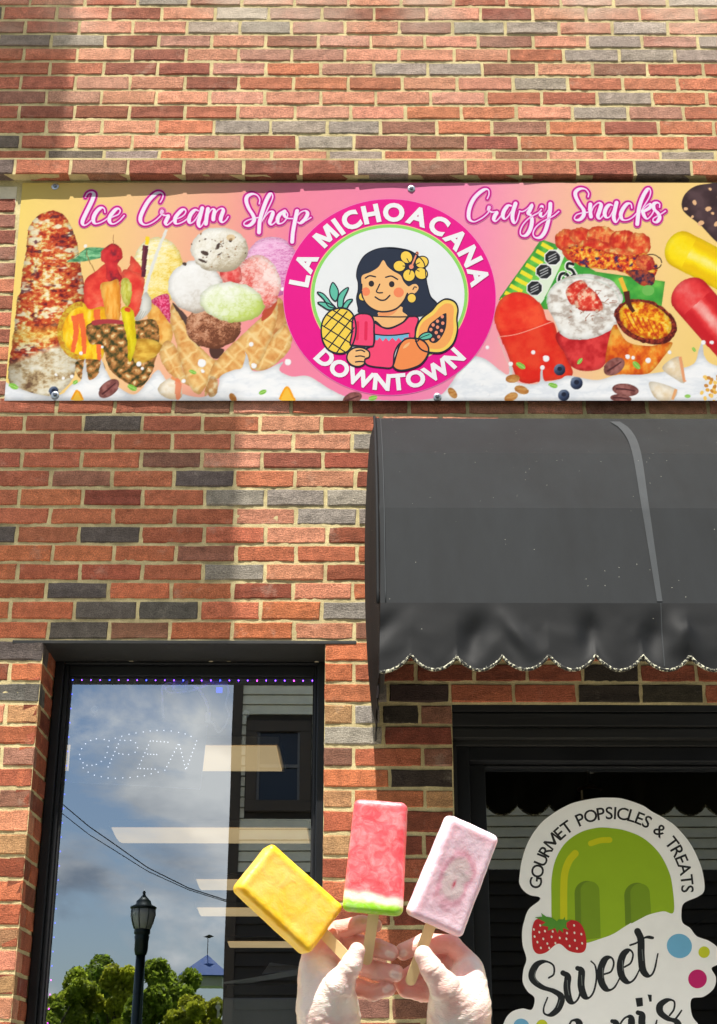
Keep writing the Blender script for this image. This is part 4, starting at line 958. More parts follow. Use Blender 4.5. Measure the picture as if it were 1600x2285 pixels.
# orange mangonada cup
px_paint([(1372, 724), (1400, 762), (1450, 772), (1500, 764), (1478, 800), (1446, 834), (1400, 836), (1372, 838), (1352, 810), (1358, 760)], lambda x, y: ramp(fbm(x / 16, y / 20, 165, 4), [(.25, (206, 70, 20)), (.5, (240, 120, 30)), (.75, (250, 180, 70))]), smooth=5)
px_paint(ellp(1441, 718, 72, 47, .38), lambda x, y: ramp(fbm(x / 4, y / 4, 167, 3), [(.3, (84, 20, 20)), (.7, (170, 60, 40))]), wob=3)
px_paint(ellp(1440, 715, 61, 38, .38), lambda x, y: ramp(fbm(x / 9, y / 9, 169, 4), [(.25, (196, 60, 20)), (.45, (236, 130, 20)), (.6, (252, 190, 40)), (.8, (254, 220, 110))]))
for k in range(7): line([(1394 + k * 13, 696 + k * 4), (1410 + k * 12, 726 + k * 3), (1420 + k * 10, 740)], 4, (190, 40, 24), 2, .6)
line([(1384, 620), (1392, 640), (1400, 660)], 10, (246, 190, 60)); line([(1398, 650), (1404, 680), (1414, 696)], 14, (84, 34, 26), 8)
# --- milk splash along the foot
def milk(x, y):
    n_ = fbm(x / 40, y / 14, 171, 4); rr_ = np.abs(fbm(x / 30 + 4, y / 12, 173, 3) - .5)
    return ramp(n_ - .22 * np.exp(-(rr_ * 14) ** 2), [(.15, (230, 234, 241)), (.4, (243, 245, 249)), (.7, (250, 250, 252))])
px_paint([(0, 850), (30, 862), (70, 876), (110, 884), (140, 878), (160, 858), (180, 850), (184, 830), (190, 800), (194, 830), (200, 848), (218, 836), (226, 800), (224, 792), (232, 816), (244, 840), (262, 862), (300, 880), (330, 850), (344, 832), (356, 826), (372, 850), (400, 876), (450, 886), (484, 868), (492, 840), (520, 826), (540, 820), (548, 790), (544, 776), (554, 800), (562, 826), (590, 826), (620, 812), (632, 808), (624, 826), (650, 840), (690, 840), (740, 870), (800, 890), (960, 890), (1010, 850), (1040, 800), (1080, 800), (1130, 836), (1136, 820), (1142, 812), (1150, 850), (1200, 856), (1206, 830), (1210, 820), (1216, 850), (1250, 846), (1270, 838), (1330, 848), (1380, 836), (1430, 836), (1500, 826), (1548, 812), (1560, 780), (1568, 764), (1574, 800), (1600, 816), (1660, 820), (1660, 900), (0, 900)], milk, smooth=4)
for x, y, a_ in ((181, 788, 4), (228, 774, 3), (310, 812, 5.5), (317, 822, 3.5), (141, 844, 3.5), (160, 840, 4), (450, 810, 9), (452, 828, 4), (560, 768, 5), (566, 816, 6), (642, 808, 7), (630, 645, 4), (410, 850, 4.5), (1190, 786, 4.5), (1218, 800, 7), (1210, 820, 5), (1088, 775, 4), (1400, 796, 5), (1412, 798, 4), (1446, 804, 6), (1494, 786, 4), (1570, 764, 5), (1588, 764, 4), (1140, 812, 5), (1075, 858, 3), (1090, 880, 3), (125, 836, 3)):
    px_paint(ellp(x + 1, y + 1, a_, a_), (206, 206, 214), .5); px_paint(ellp(x, y, a_, a_), (250, 250, 252))
def bean(x, y, a_, b_, rot): 
    px_paint(ellp(x, y, a_, b_, rot), lambda X_, Y_: ramp(fbm(X_ / 9, Y_ / 9, 181, 2), [(.3, (132, 76, 72)), (.7, (172, 112, 106))])); line([(x - a_ * .75 * math.cos(rot), y - a_ * .75 * math.sin(rot)), (x + 2, y - 1), (x + a_ * .75 * math.cos(rot), y + a_ * .75 * math.sin(rot))], 4.5, (86, 44, 46), 2.5)
bean(243, 867, 27, 16, -.7); bean(786, 889, 22, 13, -.35); bean(1370, 818, 26, 17, -.6); bean(1396, 870, 30, 14, .12); bean(1386, 889, 24, 9, .1)
def leaf(x, y, a_, rot): px_paint(ellp(x, y, a_, a_ * .55, rot), (132, 196, 74)); line([(x - a_ * math.cos(rot), y - a_ * math.sin(rot)), (x + a_ * math.cos(rot), y + a_ * math.sin(rot))], 1.2, (200, 230, 150))
for P in ((295, 865, 11, .5), (168, 853, 7, -.6), (30, 862, 11, .4), (430, 830, 8, .4), (586, 875, 9, -.4), (832, 888, 10, -.2), (1162, 816, 11, .6), (1234, 860, 10, .3), (1294, 806, 8, -.9), (1420, 815, 11, .8), (1534, 884, 7, 0), (1549, 780, 6, 1)): leaf(*P)
def berry(x, y, a_): px_paint(ellp(x, y, a_, a_), lambda X_, Y_: ramp(((X_ - x) * -.5 + (Y_ - y) * -.7) / a_, [(-.9, (28, 36, 60)), (.1, (70, 86, 120)), (.9, (150, 164, 190))])); px_paint(ellp(x, y - a_ * .15, a_ * .42, a_ * .38), (30, 36, 56))
for P in ((120, 873, 11), (1249, 825, 13), (1286, 855, 14), (1258, 882, 13)): berry(*P)
def almond(x, y, rot, a_=16): px_paint(ellp(x, y, a_, a_ * .58, rot), lambda X_, Y_: ramp(fbm(X_ / 12, Y_ / 4, 187, 3), [(.3, (206, 130, 60)), (.7, (238, 178, 104))]))
for P in ((1144, 845, -.1), (1164, 870, .3), (1140, 886, -.4), (520, 888, 1.0, 12), (1010, 877, .9, 14)): almond(*P)
def wedge(P, c1_, c2_): px_paint(P, lambda x, y: ramp(fbm(x / 14, y / 14, 191, 3), [(.3, (236, 214, 180)), (.7, (250, 240, 222))]), smooth=4); line(P[1:3], 7, c1_, 6, .9)
wedge([(352, 866), (382, 842), (402, 852), (404, 888), (370, 888)], (240, 150, 90), 0); px_paint([(392, 846), (404, 852), (402, 888), (392, 888)], (238, 130, 90), .8, smooth=3)
wedge([(1478, 820), (1518, 796), (1528, 852), (1508, 846)], (240, 160, 110), 0); wedge([(1450, 852), (1508, 868), (1500, 892), (1466, 892)], (240, 170, 110), 0)
px_paint([(462, 862), (470, 840), (484, 846), (486, 870), (478, 884), (466, 884)], lambda x, y: ramp(fbm(x / 8, y / 8, 193, 3), [(.3, (206, 150, 90)), (.7, (244, 222, 176))]), smooth=4)
for P in ([(624, 892), (640, 864), (658, 894)], [(160, 892), (172, 872), (186, 892)]): px_paint(P, (250, 196, 70), smooth=4); line([P[0], P[1], P[2]], 4.5, (252, 170, 30))
for k in range(26): px_paint(ellp(1588 + r_.normal(0, 12), 862 + r_.normal(0, 18), 5, 4, r_.rand() * 3), [(236, 176, 70), (250, 206, 110), (206, 140, 60)][k % 3], smooth=3)

# --- the sheet: two screws rows pull it, so it bellies slightly; left end sits deeper under the projecting course
BPA, BPB = -.018, -.0136            # banner plane y = BPA + BPB * x: its right end stands a little farther out
def on_sheet(px, py, o=0.0):
    d = ray(px, py); t_ = (BPA - o - CAM.y + BPB * CAM.x) / (d.y - BPB * d.x); return CAM + d * t_
lx_ = lambda y: 50 + (np.asarray(y) - 410) * (-40.0) / 480      # slanting left edge in the photograph = upright edge on the wall
tt = (XX - BX0) / (BX1 - BX0); LXe = lx_(YY); XE = LXe + (BX1 - LXe) * tt
# resample the artwork onto the trapezoid (nearest canvas column)
jj_ = np.clip(((XE - BX0) / BST).round().astype(int), 0, len(cxs) - 1); ii_ = np.arange(len(cys))[:, None].repeat(len(cxs), 1)
COLS = lin(np.clip(CV[ii_, jj_], 0, 255))
dX = (XE - 800) / FPX; dY = (1142.5 - YY) / FPX
DIR = dX[..., None] * np.array(CR) + dY[..., None] * np.array(CU) + np.array(CF)
PTS = np.array(CAM) + DIR * ((BPA - CAM.y + BPB * CAM.x) / (DIR[..., 1] - BPB * DIR[..., 0]))[..., None]
nr, nc = XX.shape; i_, j_ = np.meshgrid(np.arange(nr - 1), np.arange(nc - 1), indexing='ij'); i_ = i_.ravel(); j_ = j_.ravel()
Q4 = np.stack([(i_ + 1) * nc + j_, (i_ + 1) * nc + j_ + 1, i_ * nc + j_ + 1, i_ * nc + j_], 1)
banner = thing('shop_banner', 'pink and yellow printed vinyl banner with ice creams, snacks and round shop emblem', 'banner', at(800, 892))
M_VINYL = print_mat('printed_vinyl', .6, .02, bump=.25, bscale=5, gain=.575); M_VINYL.node_tree.nodes['Principled BSDF'].inputs['Specular IOR Level'].default_value = .04
mk('sheet', PTS.reshape(-1, 3), Q4, M_VINYL, banner, smooth=True, col=COLS.reshape(-1, 3))
ban = lambda x, y, o: on_sheet(x, y, .0003 + o)
# lettering in brush script: magenta body, violet-white core
def script(pr, strokes, ox, oy, sc, outl, thick, thin, grow):
    S_ = [np.array([(ox + x / sc, oy + y / sc) for x, y in P]) for P in strokes]
    def wf(g):
        return lambda T, t_: thin + (thick - thin) * max(0.0, T[1] * .95 - T[0] * .25) ** .8 + g
    for col, g in outl:
        for P in S_: pr.stroke(P, wf(g), col, step=2.0)
ICE = [[(175, 170), (200, 125), (245, 105), (282, 128), (270, 190), (235, 270), (180, 380), (140, 470), (140, 515), (165, 530), (200, 515), (240, 480), (280, 440)], [(425, 365), (415, 320), (380, 305), (330, 340), (290, 400), (275, 460), (295, 505), (340, 505), (400, 480), (460, 440)], [(470, 445), (530, 420), (595, 390), (620, 345), (600, 318), (560, 330), (500, 400), (478, 460), (500, 505), (545, 510), (610, 470), (670, 405)],
       [(1130, 235), (1155, 190), (1165, 140), (1130, 112), (1070, 130), (980, 220), (910, 340), (875, 440), (890, 500), (940, 525), (1010, 505), (1080, 460), (1140, 400), (1160, 345)], [(1155, 350), (1150, 385), (1190, 405), (1235, 405), (1215, 450), (1195, 500), (1215, 525), (1250, 505), (1300, 460)], [(1310, 455), (1385, 430), (1440, 390), (1455, 345), (1420, 328), (1360, 380), (1320, 440), (1322, 500), (1360, 510), (1430, 480), (1500, 425)]]
AMS = [[(130, 345), (90, 335), (40, 380), (10, 450), (20, 500), (60, 490), (110, 430), (165, 330)], [(178, 312), (150, 420), (130, 500), (150, 552), (190, 510), (230, 420)], [(252, 322), (235, 420), (225, 510)], [(232, 440), (275, 355), (310, 322), (335, 345), (322, 420), (320, 455)], [(325, 425), (370, 345), (420, 315), (447, 340), (420, 420), (415, 470), (440, 492), (480, 465), (510, 420)],
       [(905, 255), (912, 200), (880, 148), (820, 130), (755, 160), (740, 220), (770, 310), (820, 390), (842, 450), (820, 500), (770, 535), (720, 530), (712, 500), (760, 465), (850, 440), (900, 430)], [(935, 490), (1010, 330), (1065, 215), (1078, 155), (1050, 125), (1000, 205), (950, 340), (912, 480), (902, 620)], [(920, 525), (970, 430), (1035, 358), (1080, 362), (1062, 430), (1040, 490), (1062, 522), (1110, 490), (1150, 430)], [(1230, 350), (1170, 390), (1140, 450), (1152, 505), (1200, 500), (1250, 450), (1268, 390), (1235, 352), (1222, 395), (1262, 438), (1335, 445)], [(1388, 348), (1360, 480), (1335, 620), (1325, 740)], [(1372, 435), (1430, 368), (1490, 345), (1522, 380), (1490, 450), (1430, 502), (1395, 490)], [(1425, 505), (1500, 470), (1565, 430)]]
CRZ = [[(400, 230), (425, 170), (420, 102), (370, 85), (290, 130), (200, 220), (140, 330), (110, 450), (120, 550), (190, 590), (270, 560), (350, 510), (420, 440), (440, 368)], [(432, 370), (425, 410), (465, 440), (550, 440), (520, 490), (500, 550), (530, 582), (580, 540), (640, 465)], [(770, 342), (720, 342), (660, 420), (640, 500), (670, 548), (720, 510), (785, 410), (830, 310)], [(838, 308), (800, 430), (790, 540), (820, 612), (860, 570), (890, 470), (905, 430)], [(898, 425), (950, 432), (1020, 392), (1090, 322), (1055, 420), (1030, 460), (1080, 500), (1092, 600), (1060, 720), (1000, 800), (930, 802), (910, 740), (950, 640), (1030, 550), (1120, 490), (1200, 445), (1238, 400)], [(1245, 360), (1225, 420), (1225, 490), (1260, 512), (1310, 470), (1360, 390)], [(1378, 312), (1372, 420), (1340, 600), (1290, 750), (1220, 832), (1140, 832), (1110, 770), (1150, 680), (1240, 600), (1350, 540), (1440, 490), (1510, 430)]]
SNK = [[(350, 195), (357, 140), (310, 82), (230, 75), (165, 120), (165, 190), (220, 300), (282, 390), (282, 470), (230, 530), (170, 540), (145, 510), (180, 460), (260, 435), (345, 425)], [(382, 308), (378, 400), (392, 490)], [(392, 440), (430, 345), (500, 285), (542, 310), (520, 400), (495, 480), (520, 522), (560, 490), (605, 425)], [(712, 322), (670, 312), (620, 360), (595, 440), (620, 502), (670, 490), (722, 400), (762, 290)], [(772, 283), (745, 400), (730, 500), (760, 572), (800, 530), (840, 445)], [(1000, 362), (985, 300), (930, 300), (870, 370), (835, 460), (860, 532), (930, 540), (1010, 500), (1085, 425)], [(1105, 460), (1180, 330), (1260, 200), (1278, 110), (1242, 75), (1170, 180), (1110, 350), (1080, 600)], [(1115, 445), (1200, 342), (1268, 300), (1272, 350), (1195, 400), (1165, 410), (1185, 480), (1230, 522), (1290, 470), (1330, 400)], [(1412, 350), (1412, 300), (1370, 280), (1322, 310), (1332, 380), (1390, 440), (1412, 510), (1370, 570), (1320, 562), (1320, 520), (1380, 480), (1450, 440), (1500, 405)]]
OUTL = [((240, 120, 190), 10.5), ((196, 22, 128), 7.6), ((250, 118, 226), 1.6), ((247, 240, 252), -1.0)]
for nm, jobs in (('lettering', [(ICE, 160, 410, 5.714), (AMS, 420, 410, 5.714)]), ('lettering', [(CRZ, 1030, 410, 6.957), (SNK, 1260, 410, 6.667)])):
    pr = Print(ban, .0002, .000012)
    for col, g in OUTL:
        for st, ox, oy, sc in jobs: script(pr, st, ox, oy, sc, [(col, g)], 8.8, 2.6, 0)
    pr.build(nm, M_VINYL, banner)
# round emblem
EC = (869.5, 663.0); EX, EY = 236.5, 218.5
def epos(r, a): return (EC[0] + EX * r * math.sin(a), EC[1] - EY * r * math.cos(a))
pr = Print(ban, .0004, .00004)
pr.ell(EC[0], EC[1], EX + 1.2, EY + 1.2, (250, 130, 200), n=90); pr.ell(EC[0], EC[1], EX, EY, (238, 22, 146), n=90)
pr.ell(869, 658, 176.5, 158.5, (250, 200, 150), n=80); pr.ell(869, 658, 174.5, 156.5, (146, 220, 106), n=80); pr.ell(869, 658, 167.5, 150.0, (238, 241, 245), n=80)
pr.build('emblem_disc', M_VINYL, banner)
pr = Print(ban, .0008, .000012)
def arc_text(pr, txt, a0, a1, r, size, col, bold, posf, flip=False, ext=0.0, gap=.09, dx=0, dy=0):
    ws = []
    for ch in txt:
        V, _ = glyph(ch, bold) if ch != ' ' else (np.array([[0, 0], [.30, 0]]), 0); ws.append((V[:, 0].max() - V[:, 0].min(), V[:, 0].min()))
    adv = [w_[0] + gap for w_ in ws]; tot = sum(adv) - gap; pos = 0
    for ch, (w_, x0), ad in zip(txt, ws, adv):
        mid = (pos + w_ / 2) / tot; a = a0 + (a1 - a0) * mid
        k = (a1 - a0) / tot
        if ch != ' ':
            def fn(v, a=a, w_=w_, x0=x0):
                lxv = (v[0] - x0 - w_ / 2); lyv = v[1] - .35
                # rigid glyph turned to the local tangent
                if not flip:
                    ca, sa = math.cos(a), math.sin(a); ux, uy = r * sa + size * (lxv * ca + lyv * sa), r * ca + size * (-lxv * sa + lyv * ca)
                else:
                    ca, sa = math.cos(a), math.sin(a); ux, uy = r * sa + size * (-lxv * ca - lyv * sa), r * ca + size * (lxv * sa - lyv * ca)
                x, y = posf(ux, uy); return (x + dx, y + dy)
            put_glyph(pr, ch, fn, col, bold)
        pos += ad
ef_ = lambda ux, uy: (EC[0] + EX * ux, EC[1] - EY * uy)
arc_text(pr, 'LA MICHOACANA', math.radians(-82.5), math.radians(82.5), .868, .245, (198, 14, 118), .045, ef_, dx=1.3, dy=1.5); arc_text(pr, 'LA MICHOACANA', math.radians(-82.5), math.radians(82.5), .868, .245, (246, 246, 250), .045, ef_)
pr.build('emblem_lettering', M_VINYL, banner); pr = Print(ban, .0008, .000012)
arc_text(pr, 'DOWNTOWN', math.radians(360 - 131), math.radians(131), .868, .222, (198, 14, 118), .045, ef_, flip=True, dx=1.3, dy=1.5); arc_text(pr, 'DOWNTOWN', math.radians(360 - 131), math.radians(131), .868, .222, (246, 246, 250), .045, ef_, flip=True)
pr.build('emblem_lettering', M_VINYL, banner)
# the drawn girl with fruit
pr = Print(ban, .0011, .000012); K = (38, 44, 58)
g4 = lambda P: [(700 + x / 4.444, 540 + y / 4.444) for x, y in P]
def shp(P, c, w_=3.4, sm=4):
    pr.fill(g4(P), c, smooth=sm)
    if w_: pr.stroke(g4(P), w_, K, closed=True)
def ln(P, w_=3.0, c=K): pr.stroke(g4(P), w_, c)
HAIR = (40, 50, 70); SKIN = (248, 192, 128)
shp([(740, 55), (620, 72), (510, 130), (445, 230), (425, 330), (440, 400), (440, 480), (425, 560), (440, 650), (450, 700), (560, 730), (700, 740), (930, 740), (1100, 720), (1200, 640), (1220, 605), (1160, 540), (1130, 440), (1115, 360), (1090, 200), (980, 100), (860, 65)], HAIR, 2.4)
shp([(650, 690), (640, 730), (590, 740), (600, 800), (690, 850), (770, 850), (880, 800), (930, 735), (880, 690), (865, 640)], SKIN, 0)
pr.fill(g4([(655, 690), (740, 692), (830, 665), (780, 720), (700, 735), (645, 728)]), (244, 158, 104), smooth=4)
shp([(600, 790), (690, 850), (770, 855), (880, 800), (945, 735), (1035, 755), (1010, 860), (990, 960), (860, 1000), (800, 1100), (780, 1235), (680, 1245), (520, 1210), (500, 1080), (600, 1000)], (250, 76, 120), 3.2)
pr.fill(g4([(606, 922), (940, 912), (942, 945), (900, 950), (880, 985), (840, 950), (815, 985), (780, 948), (745, 985), (715, 950), (685, 985), (655, 948), (630, 975), (606, 970)]), (120, 190, 222)); ln([(606, 915), (700, 925), (820, 922), (942, 905)], 3)
ln([(952, 905), (955, 945)], 1.6, (190, 40, 80)); ln([(600, 795), (690, 848), (770, 850), (880, 800), (945, 735)], 4)
shp([(690, 180), (640, 250), (560, 300), (480, 335), (475, 420), (478, 520), (530, 620), (620, 680), (720, 690), (820, 660), (890, 590), (930, 520), (1000, 510), (1040, 460), (1020, 420), (980, 420), (940, 440), (890, 390), (860, 330), (790, 290), (730, 240)], SKIN, 0)
ln([(476, 420), (480, 530), (530, 622), (620, 680), (720, 690), (820, 660), (890, 590), (930, 510)], 3.6); ln([(985, 470), (1000, 445), (1018, 450)], 2.6)
pr.ell(700 + 518 / 4.444, 540 + 492 / 4.444, 9.2, 9.6, (248, 140, 96)); pr.ell(700 + 843 / 4.444, 540 + 500 / 4.444, 11.4, 11, (248, 140, 96))
for x, y in ((572, 413), (774, 418)): pr.ell(700 + x / 4.444, 540 + y / 4.444, 6.2, 6.8, (46, 42, 48))
ln([(512, 358), (555, 335), (612, 345)], 3.2); ln([(714, 350), (770, 338), (832, 370)], 3.2); ln([(655, 418), (635, 460), (622, 490), (645, 504), (682, 502)], 3); ln([(610, 545), (660, 575), (710, 572), (755, 530)], 3.4)
shp([(470, 505), (448, 530), (452, 565), (478, 582), (498, 578), (480, 545)], (250, 208, 90), 1.6, 3); pr.ell(700 + 972 / 4.444, 540 + 552 / 4.444, 10.4, 11, K); pr.ell(700 + 972 / 4.444, 540 + 557 / 4.444, 8.8, 9.4, (250, 208, 90))
# flower
for x, y, a_, b_, rt in ((920, 150, 60, 52, .9), (850, 238, 56, 50, 0), (945, 330, 56, 56, .3), (1065, 312, 60, 52, .5), (1072, 200, 60, 52, -.4)):
    pr.ell(700 + x / 4.444, 540 + y / 4.444, a_ / 4.444 + 2.6, b_ / 4.444 + 2.6, K, rt)
for x, y, a_, b_, rt in ((920, 150, 60, 52, .9), (850, 238, 56, 50, 0), (945, 330, 56, 56, .3), (1065, 312, 60, 52, .5), (1072, 200, 60, 52, -.4)):
    pr.ell(700 + x / 4.444, 540 + y / 4.444, a_ / 4.444, b_ / 4.444, (252, 212, 86), rt)
pr.ell(700 + 970 / 4.444, 540 + 245 / 4.444, 9, 9, K)
for P in ([(970, 245), (925, 165)], [(970, 245), (885, 238)], [(970, 245), (950, 320)], [(970, 245), (1045, 290)], [(970, 245), (1050, 205)]): ln(P, 2)
ln([(968, 245), (1000, 170), (1022, 112)], 6.4); ln([(968, 245), (1000, 170), (1022, 112)], 3.4, (246, 150, 120)); pr.ell(700 + 968 / 4.444, 540 + 245 / 4.444, 5, 5, (246, 150, 120)); pr.ell(700 + 1026 / 4.444, 540 + 110 / 4.444, 3.6, 3.8, (246, 150, 120))
# pineapple
for P in ([(190, 402), (160, 470), (170, 540), (215, 585), (240, 540), (240, 470)], [(345, 455), (290, 480), (245, 540), (240, 640), (285, 640), (300, 560)], [(35, 500), (90, 510), (140, 560), (170, 600), (215, 650), (150, 640), (100, 570)], [(385, 570), (330, 580), (290, 640), (320, 665), (350, 620)], [(40, 600), (110, 598), (170, 620), (225, 660), (150, 672), (90, 640)]): shp(P, (100, 196, 172), 2.8, 3)
shp([(270, 655), (170, 680), (100, 760), (75, 860), (90, 980), (150, 1070), (250, 1105), (340, 1080), (400, 980), (420, 850), (395, 730), (340, 670)], (250, 214, 84), 3.6)
for P in ([(130, 720), (260, 800), (390, 890)], [(90, 830), (220, 910), (360, 1000)], [(85, 950), (190, 1010), (310, 1090)], [(190, 675), (300, 745), (390, 800)], [(110, 830), (180, 750), (260, 665)], [(100, 960), (220, 820), (330, 690)], [(150, 1050), (280, 880), (390, 740)], [(230, 1095), (320, 960), (400, 850)]): ln(P, 2.8)
# ice lolly and hand
shp([(490, 708), (420, 725), (385, 780), (380, 900), (362, 1010), (400, 1025), (560, 1035), (595, 1010), (598, 880), (595, 780), (560, 722)], (250, 76, 122), 3.8); ln([(435, 800), (430, 960)], 7, (232, 44, 90)); ln([(520, 800), (516, 960)], 7, (232, 44, 90))
shp([(380, 1060), (440, 1045), (500, 1055), (550, 1090), (550, 1140), (510, 1160), (500, 1210), (440, 1235), (370, 1215), (330, 1160), (340, 1100)], SKIN, 3.4); ln([(420, 1080), (470, 1072), (505, 1088)], 3); ln([(415, 1135), (465, 1130), (505, 1140)], 3); ln([(415, 1190), (455, 1185), (495, 1188)], 3)
# papaya, mango
shp([(1310, 565), (1230, 610), (1170, 680), (1070, 760), (1020, 850), (1010, 960), (1060, 1060), (1160, 1095), (1280, 1090), (1380, 1010), (1425, 880), (1420, 760), (1430, 660), (1395, 590)], (250, 214, 100), 3.6); pr.fill(g4([(1310, 610), (1250, 650), (1190, 720), (1090, 790), (1045, 870), (1045, 960), (1090, 1030), (1180, 1060), (1280, 1050), (1350, 980), (1385, 880), (1385, 760), (1390, 670), (1370, 620)]), (250, 172, 96), smooth=4)
pr.fill(g4([(1305, 705), (1220, 760), (1150, 820), (1125, 900), (1150, 985), (1210, 1000), (1270, 940), (1310, 850), (1318, 740)]), (46, 44, 56), smooth=4)
for x, y in ((1275, 740), (1228, 785), (1280, 805), (1185, 822), (1228, 845), (1162, 868), (1268, 878), (1215, 898), (1240, 940), (1182, 968)): pr.ell(700 + x / 4.444, 540 + y / 4.444, 3.6, 3.8, (246, 152, 120))
shp([(1000, 955), (920, 960), (860, 1010), (825, 1100), (800, 1190), (790, 1235), (840, 1270), (930, 1265), (1050, 1220), (1120, 1140), (1140, 1060), (1110, 1000), (1060, 965)], (248, 146, 84), 3.8); pr.fill(g4([(950, 995), (905, 1020), (885, 1055), (910, 1050), (945, 1020)]), (250, 190, 130), smooth=3)
shp([(1040, 955), (1080, 910), (1140, 895), (1180, 920), (1160, 955), (1090, 970)], (100, 196, 172), 3, 3); ln([(1060, 950), (1110, 930), (1145, 918)], 2); ln([(1010, 985), (1035, 980), (1050, 955)], 3)
pr.build('emblem_drawing', M_VINYL, banner)
# screws with washers
M_ZINC = mat('zinc_washer', (176, 180, 184), .3, .9, var=.12)
for x, y in ((123, 416), (918, 421), (123, 881), (976, 885), (560, 414), (560, 886), (1360, 886)):
    if (x, y) in ((560, 414), (560, 886), (1360, 886)): continue
    c_ = on_sheet(x, y, .0015)
    sw = MB().lathe([(.0135, .001), (.0135, -.001), (.008, -.002)], c=c_, n=24, axis='Y').build('washer', M_ZINC, banner)
    MB().lathe([(.0075, -.001), (.0072, -.005), (.004, -.0065)], c=c_, n=6, axis='Y').build('screw_head', mat('steel_screw', (120, 124, 130), .3, .9), sw)
# ------------------------------------------------------------------ awning
def awning_mat(name, c, dust):
    mt, t, b, out = nodes(name)
    geo = N(t, 'ShaderNodeNewGeometry'); pos = geo.outputs['Position']
    wv = N(t, 'ShaderNodeTexNoise', i_Scale=1400.0, i_Detail=2.0); t.links.new(pos, wv.inputs['Vector'])
    n1 = N(t, 'ShaderNodeTexNoise', i_Scale=4.0, i_Detail=7.0, i_Roughness=.65)
    mp = N(t, 'ShaderNodeMapping'); mp.inputs['Scale'].default_value = (2.2, 1, .5); t.links.new(pos, mp.inputs[0]); t.links.new(mp.outputs[0], n1.inputs['Vector'])
    r = N(t, 'ShaderNodeMapRange'); r.inputs[1].default_value = .3; r.inputs[2].default_value = .72; r.inputs[3].default_value = .78; r.inputs[4].default_value = 1.0 + dust; t.links.new(n1.outputs[0], r.inputs[0])
    r2 = N(t, 'ShaderNodeMapRange'); r2.inputs[3].default_value = .7; r2.inputs[4].default_value = 1.3; t.links.new(wv.outputs[0], r2.inputs[0])
    mm = N(t, 'ShaderNodeMath', operation='MULTIPLY'); t.links.new(r.outputs[0], mm.inputs[0]); t.links.new(r2.outputs[0], mm.inputs[1])
    sc = N(t, 'ShaderNodeVectorMath', operation='SCALE'); sc.inputs[0].default_value = L4(*c)[:3]; t.links.new(mm.outputs[0], sc.inputs['Scale'])
    # specks of fallen debris
    vo = N(t, 'ShaderNodeTexVoronoi', i_Scale=60.0, i_Randomness=1.0); t.links.new(pos, vo.inputs['Vector'])
    lt = N(t, 'ShaderNodeMath', operation='LESS_THAN'); t.links.new(vo.outputs['Distance'], lt.inputs[0]); lt.inputs[1].default_value = .05
    n5 = N(t, 'ShaderNodeTexNoise', i_Scale=9.0, i_Detail=2.0); t.links.new(pos, n5.inputs['Vector']); g5 = N(t, 'ShaderNodeMath', operation='GREATER_THAN'); g5.inputs[1].default_value = .56; t.links.new(n5.outputs[0], g5.inputs[0])
    an = N(t, 'ShaderNodeMath', operation='MULTIPLY'); t.links.new(lt.outputs[0], an.inputs[0]); t.links.new(g5.outputs[0], an.inputs[1])
    mx = N(t, 'ShaderNodeMix', data_type='RGBA'); t.links.new(an.outputs[0], mx.inputs[0]); t.links.new(sc.outputs[0], mx.inputs[6]); mx.inputs[7].default_value = L4(190, 190, 175)
    t.links.new(mx.outputs[2], b.inputs['Base Color']); b.inputs['Roughness'].default_value = .78; b.inputs['Specular IOR Level'].default_value = .22
    bu = N(t, 'ShaderNodeBump', i_Strength=.25, i_Distance=.0008); t.links.new(wv.outputs[0], bu.inputs['Height']); t.links.new(bu.outputs[0], b.inputs['Normal'])
    return mt
M_AWN = awning_mat('faded_black_canvas', (19, 22, 24), .5); M_VAL = awning_mat('black_vinyl_valance', (6, 8, 10), .25); M_VAL.node_tree.nodes['Principled BSDF'].inputs['Roughness'].default_value = .6; M_VAL.node_tree.nodes['Principled BSDF'].inputs['Specular IOR Level'].default_value = .28
M_SIDE = awning_mat('black_canvas_side', (22, 24, 26), .2)
M_SEAM = awning_mat('seam_overlap', (54, 57, 59), .2)
aw = thing('awning', 'black canvas awning with scalloped valance over the shop door', 'awning', (.9, 0, HC + 1.04))
AX0, AX1 = 0.058, 1.75
PRF = [(0.004, 2.150), (.07, 2.145), (.17, 2.092), (.48, 1.829), (.70, 1.560), (.835, 1.232)]
PRF = [(p, h + HC) for p, h in PRF]
def panel(p0, p1, name, nx=90, ns=8, sag=.006, seed=0, first=False):
    V = []
    for i in range(nx + 1):
        u = i / nx; x = AX0 + (AX1 - AX0) * u
        for j in range(ns + 1):
            v = j / ns; p = p0[0] + (p1[0] - p0[0]) * v; h = p0[1] + (p1[1] - p0[1]) * v
            nrm = np.array([p1[1] - p0[1], -(p1[0] - p0[0])]); nrm = nrm / np.linalg.norm(nrm)
            w_ = sag * math.sin(math.pi * v) * (.3 + 1.2 * fbm(np.array([x * 2.2]), np.array([v * 1.3]), 31 + seed, 3)[0]) * min(1, u * 14)
            V.append((x, -(p + nrm[0] * w_), h + nrm[1] * w_))
    k = ns + 1
    q = np.array([(i * k + j, (i + 1) * k + j, (i + 1) * k + j + 1, i * k + j + 1) for i in range(nx) for j in range(ns)])
    return mk(name, V, q, M_AWN, aw, smooth=True)
for i in range(5):
    panel(PRF[i], PRF[i + 1], 'canopy_panel', seed=i, sag=.0008 if i < 2 else .0018)
# hems where the canvas is folded over the frame hoops
for i in ():
    p = PRF[i]; MB().tube([(AX0 + .012, -p[0] - .001, p[1] + .001), (AX1, -p[0] - .001, p[1] + .001)], .0022, 6).build('hem', M_AWN, aw)
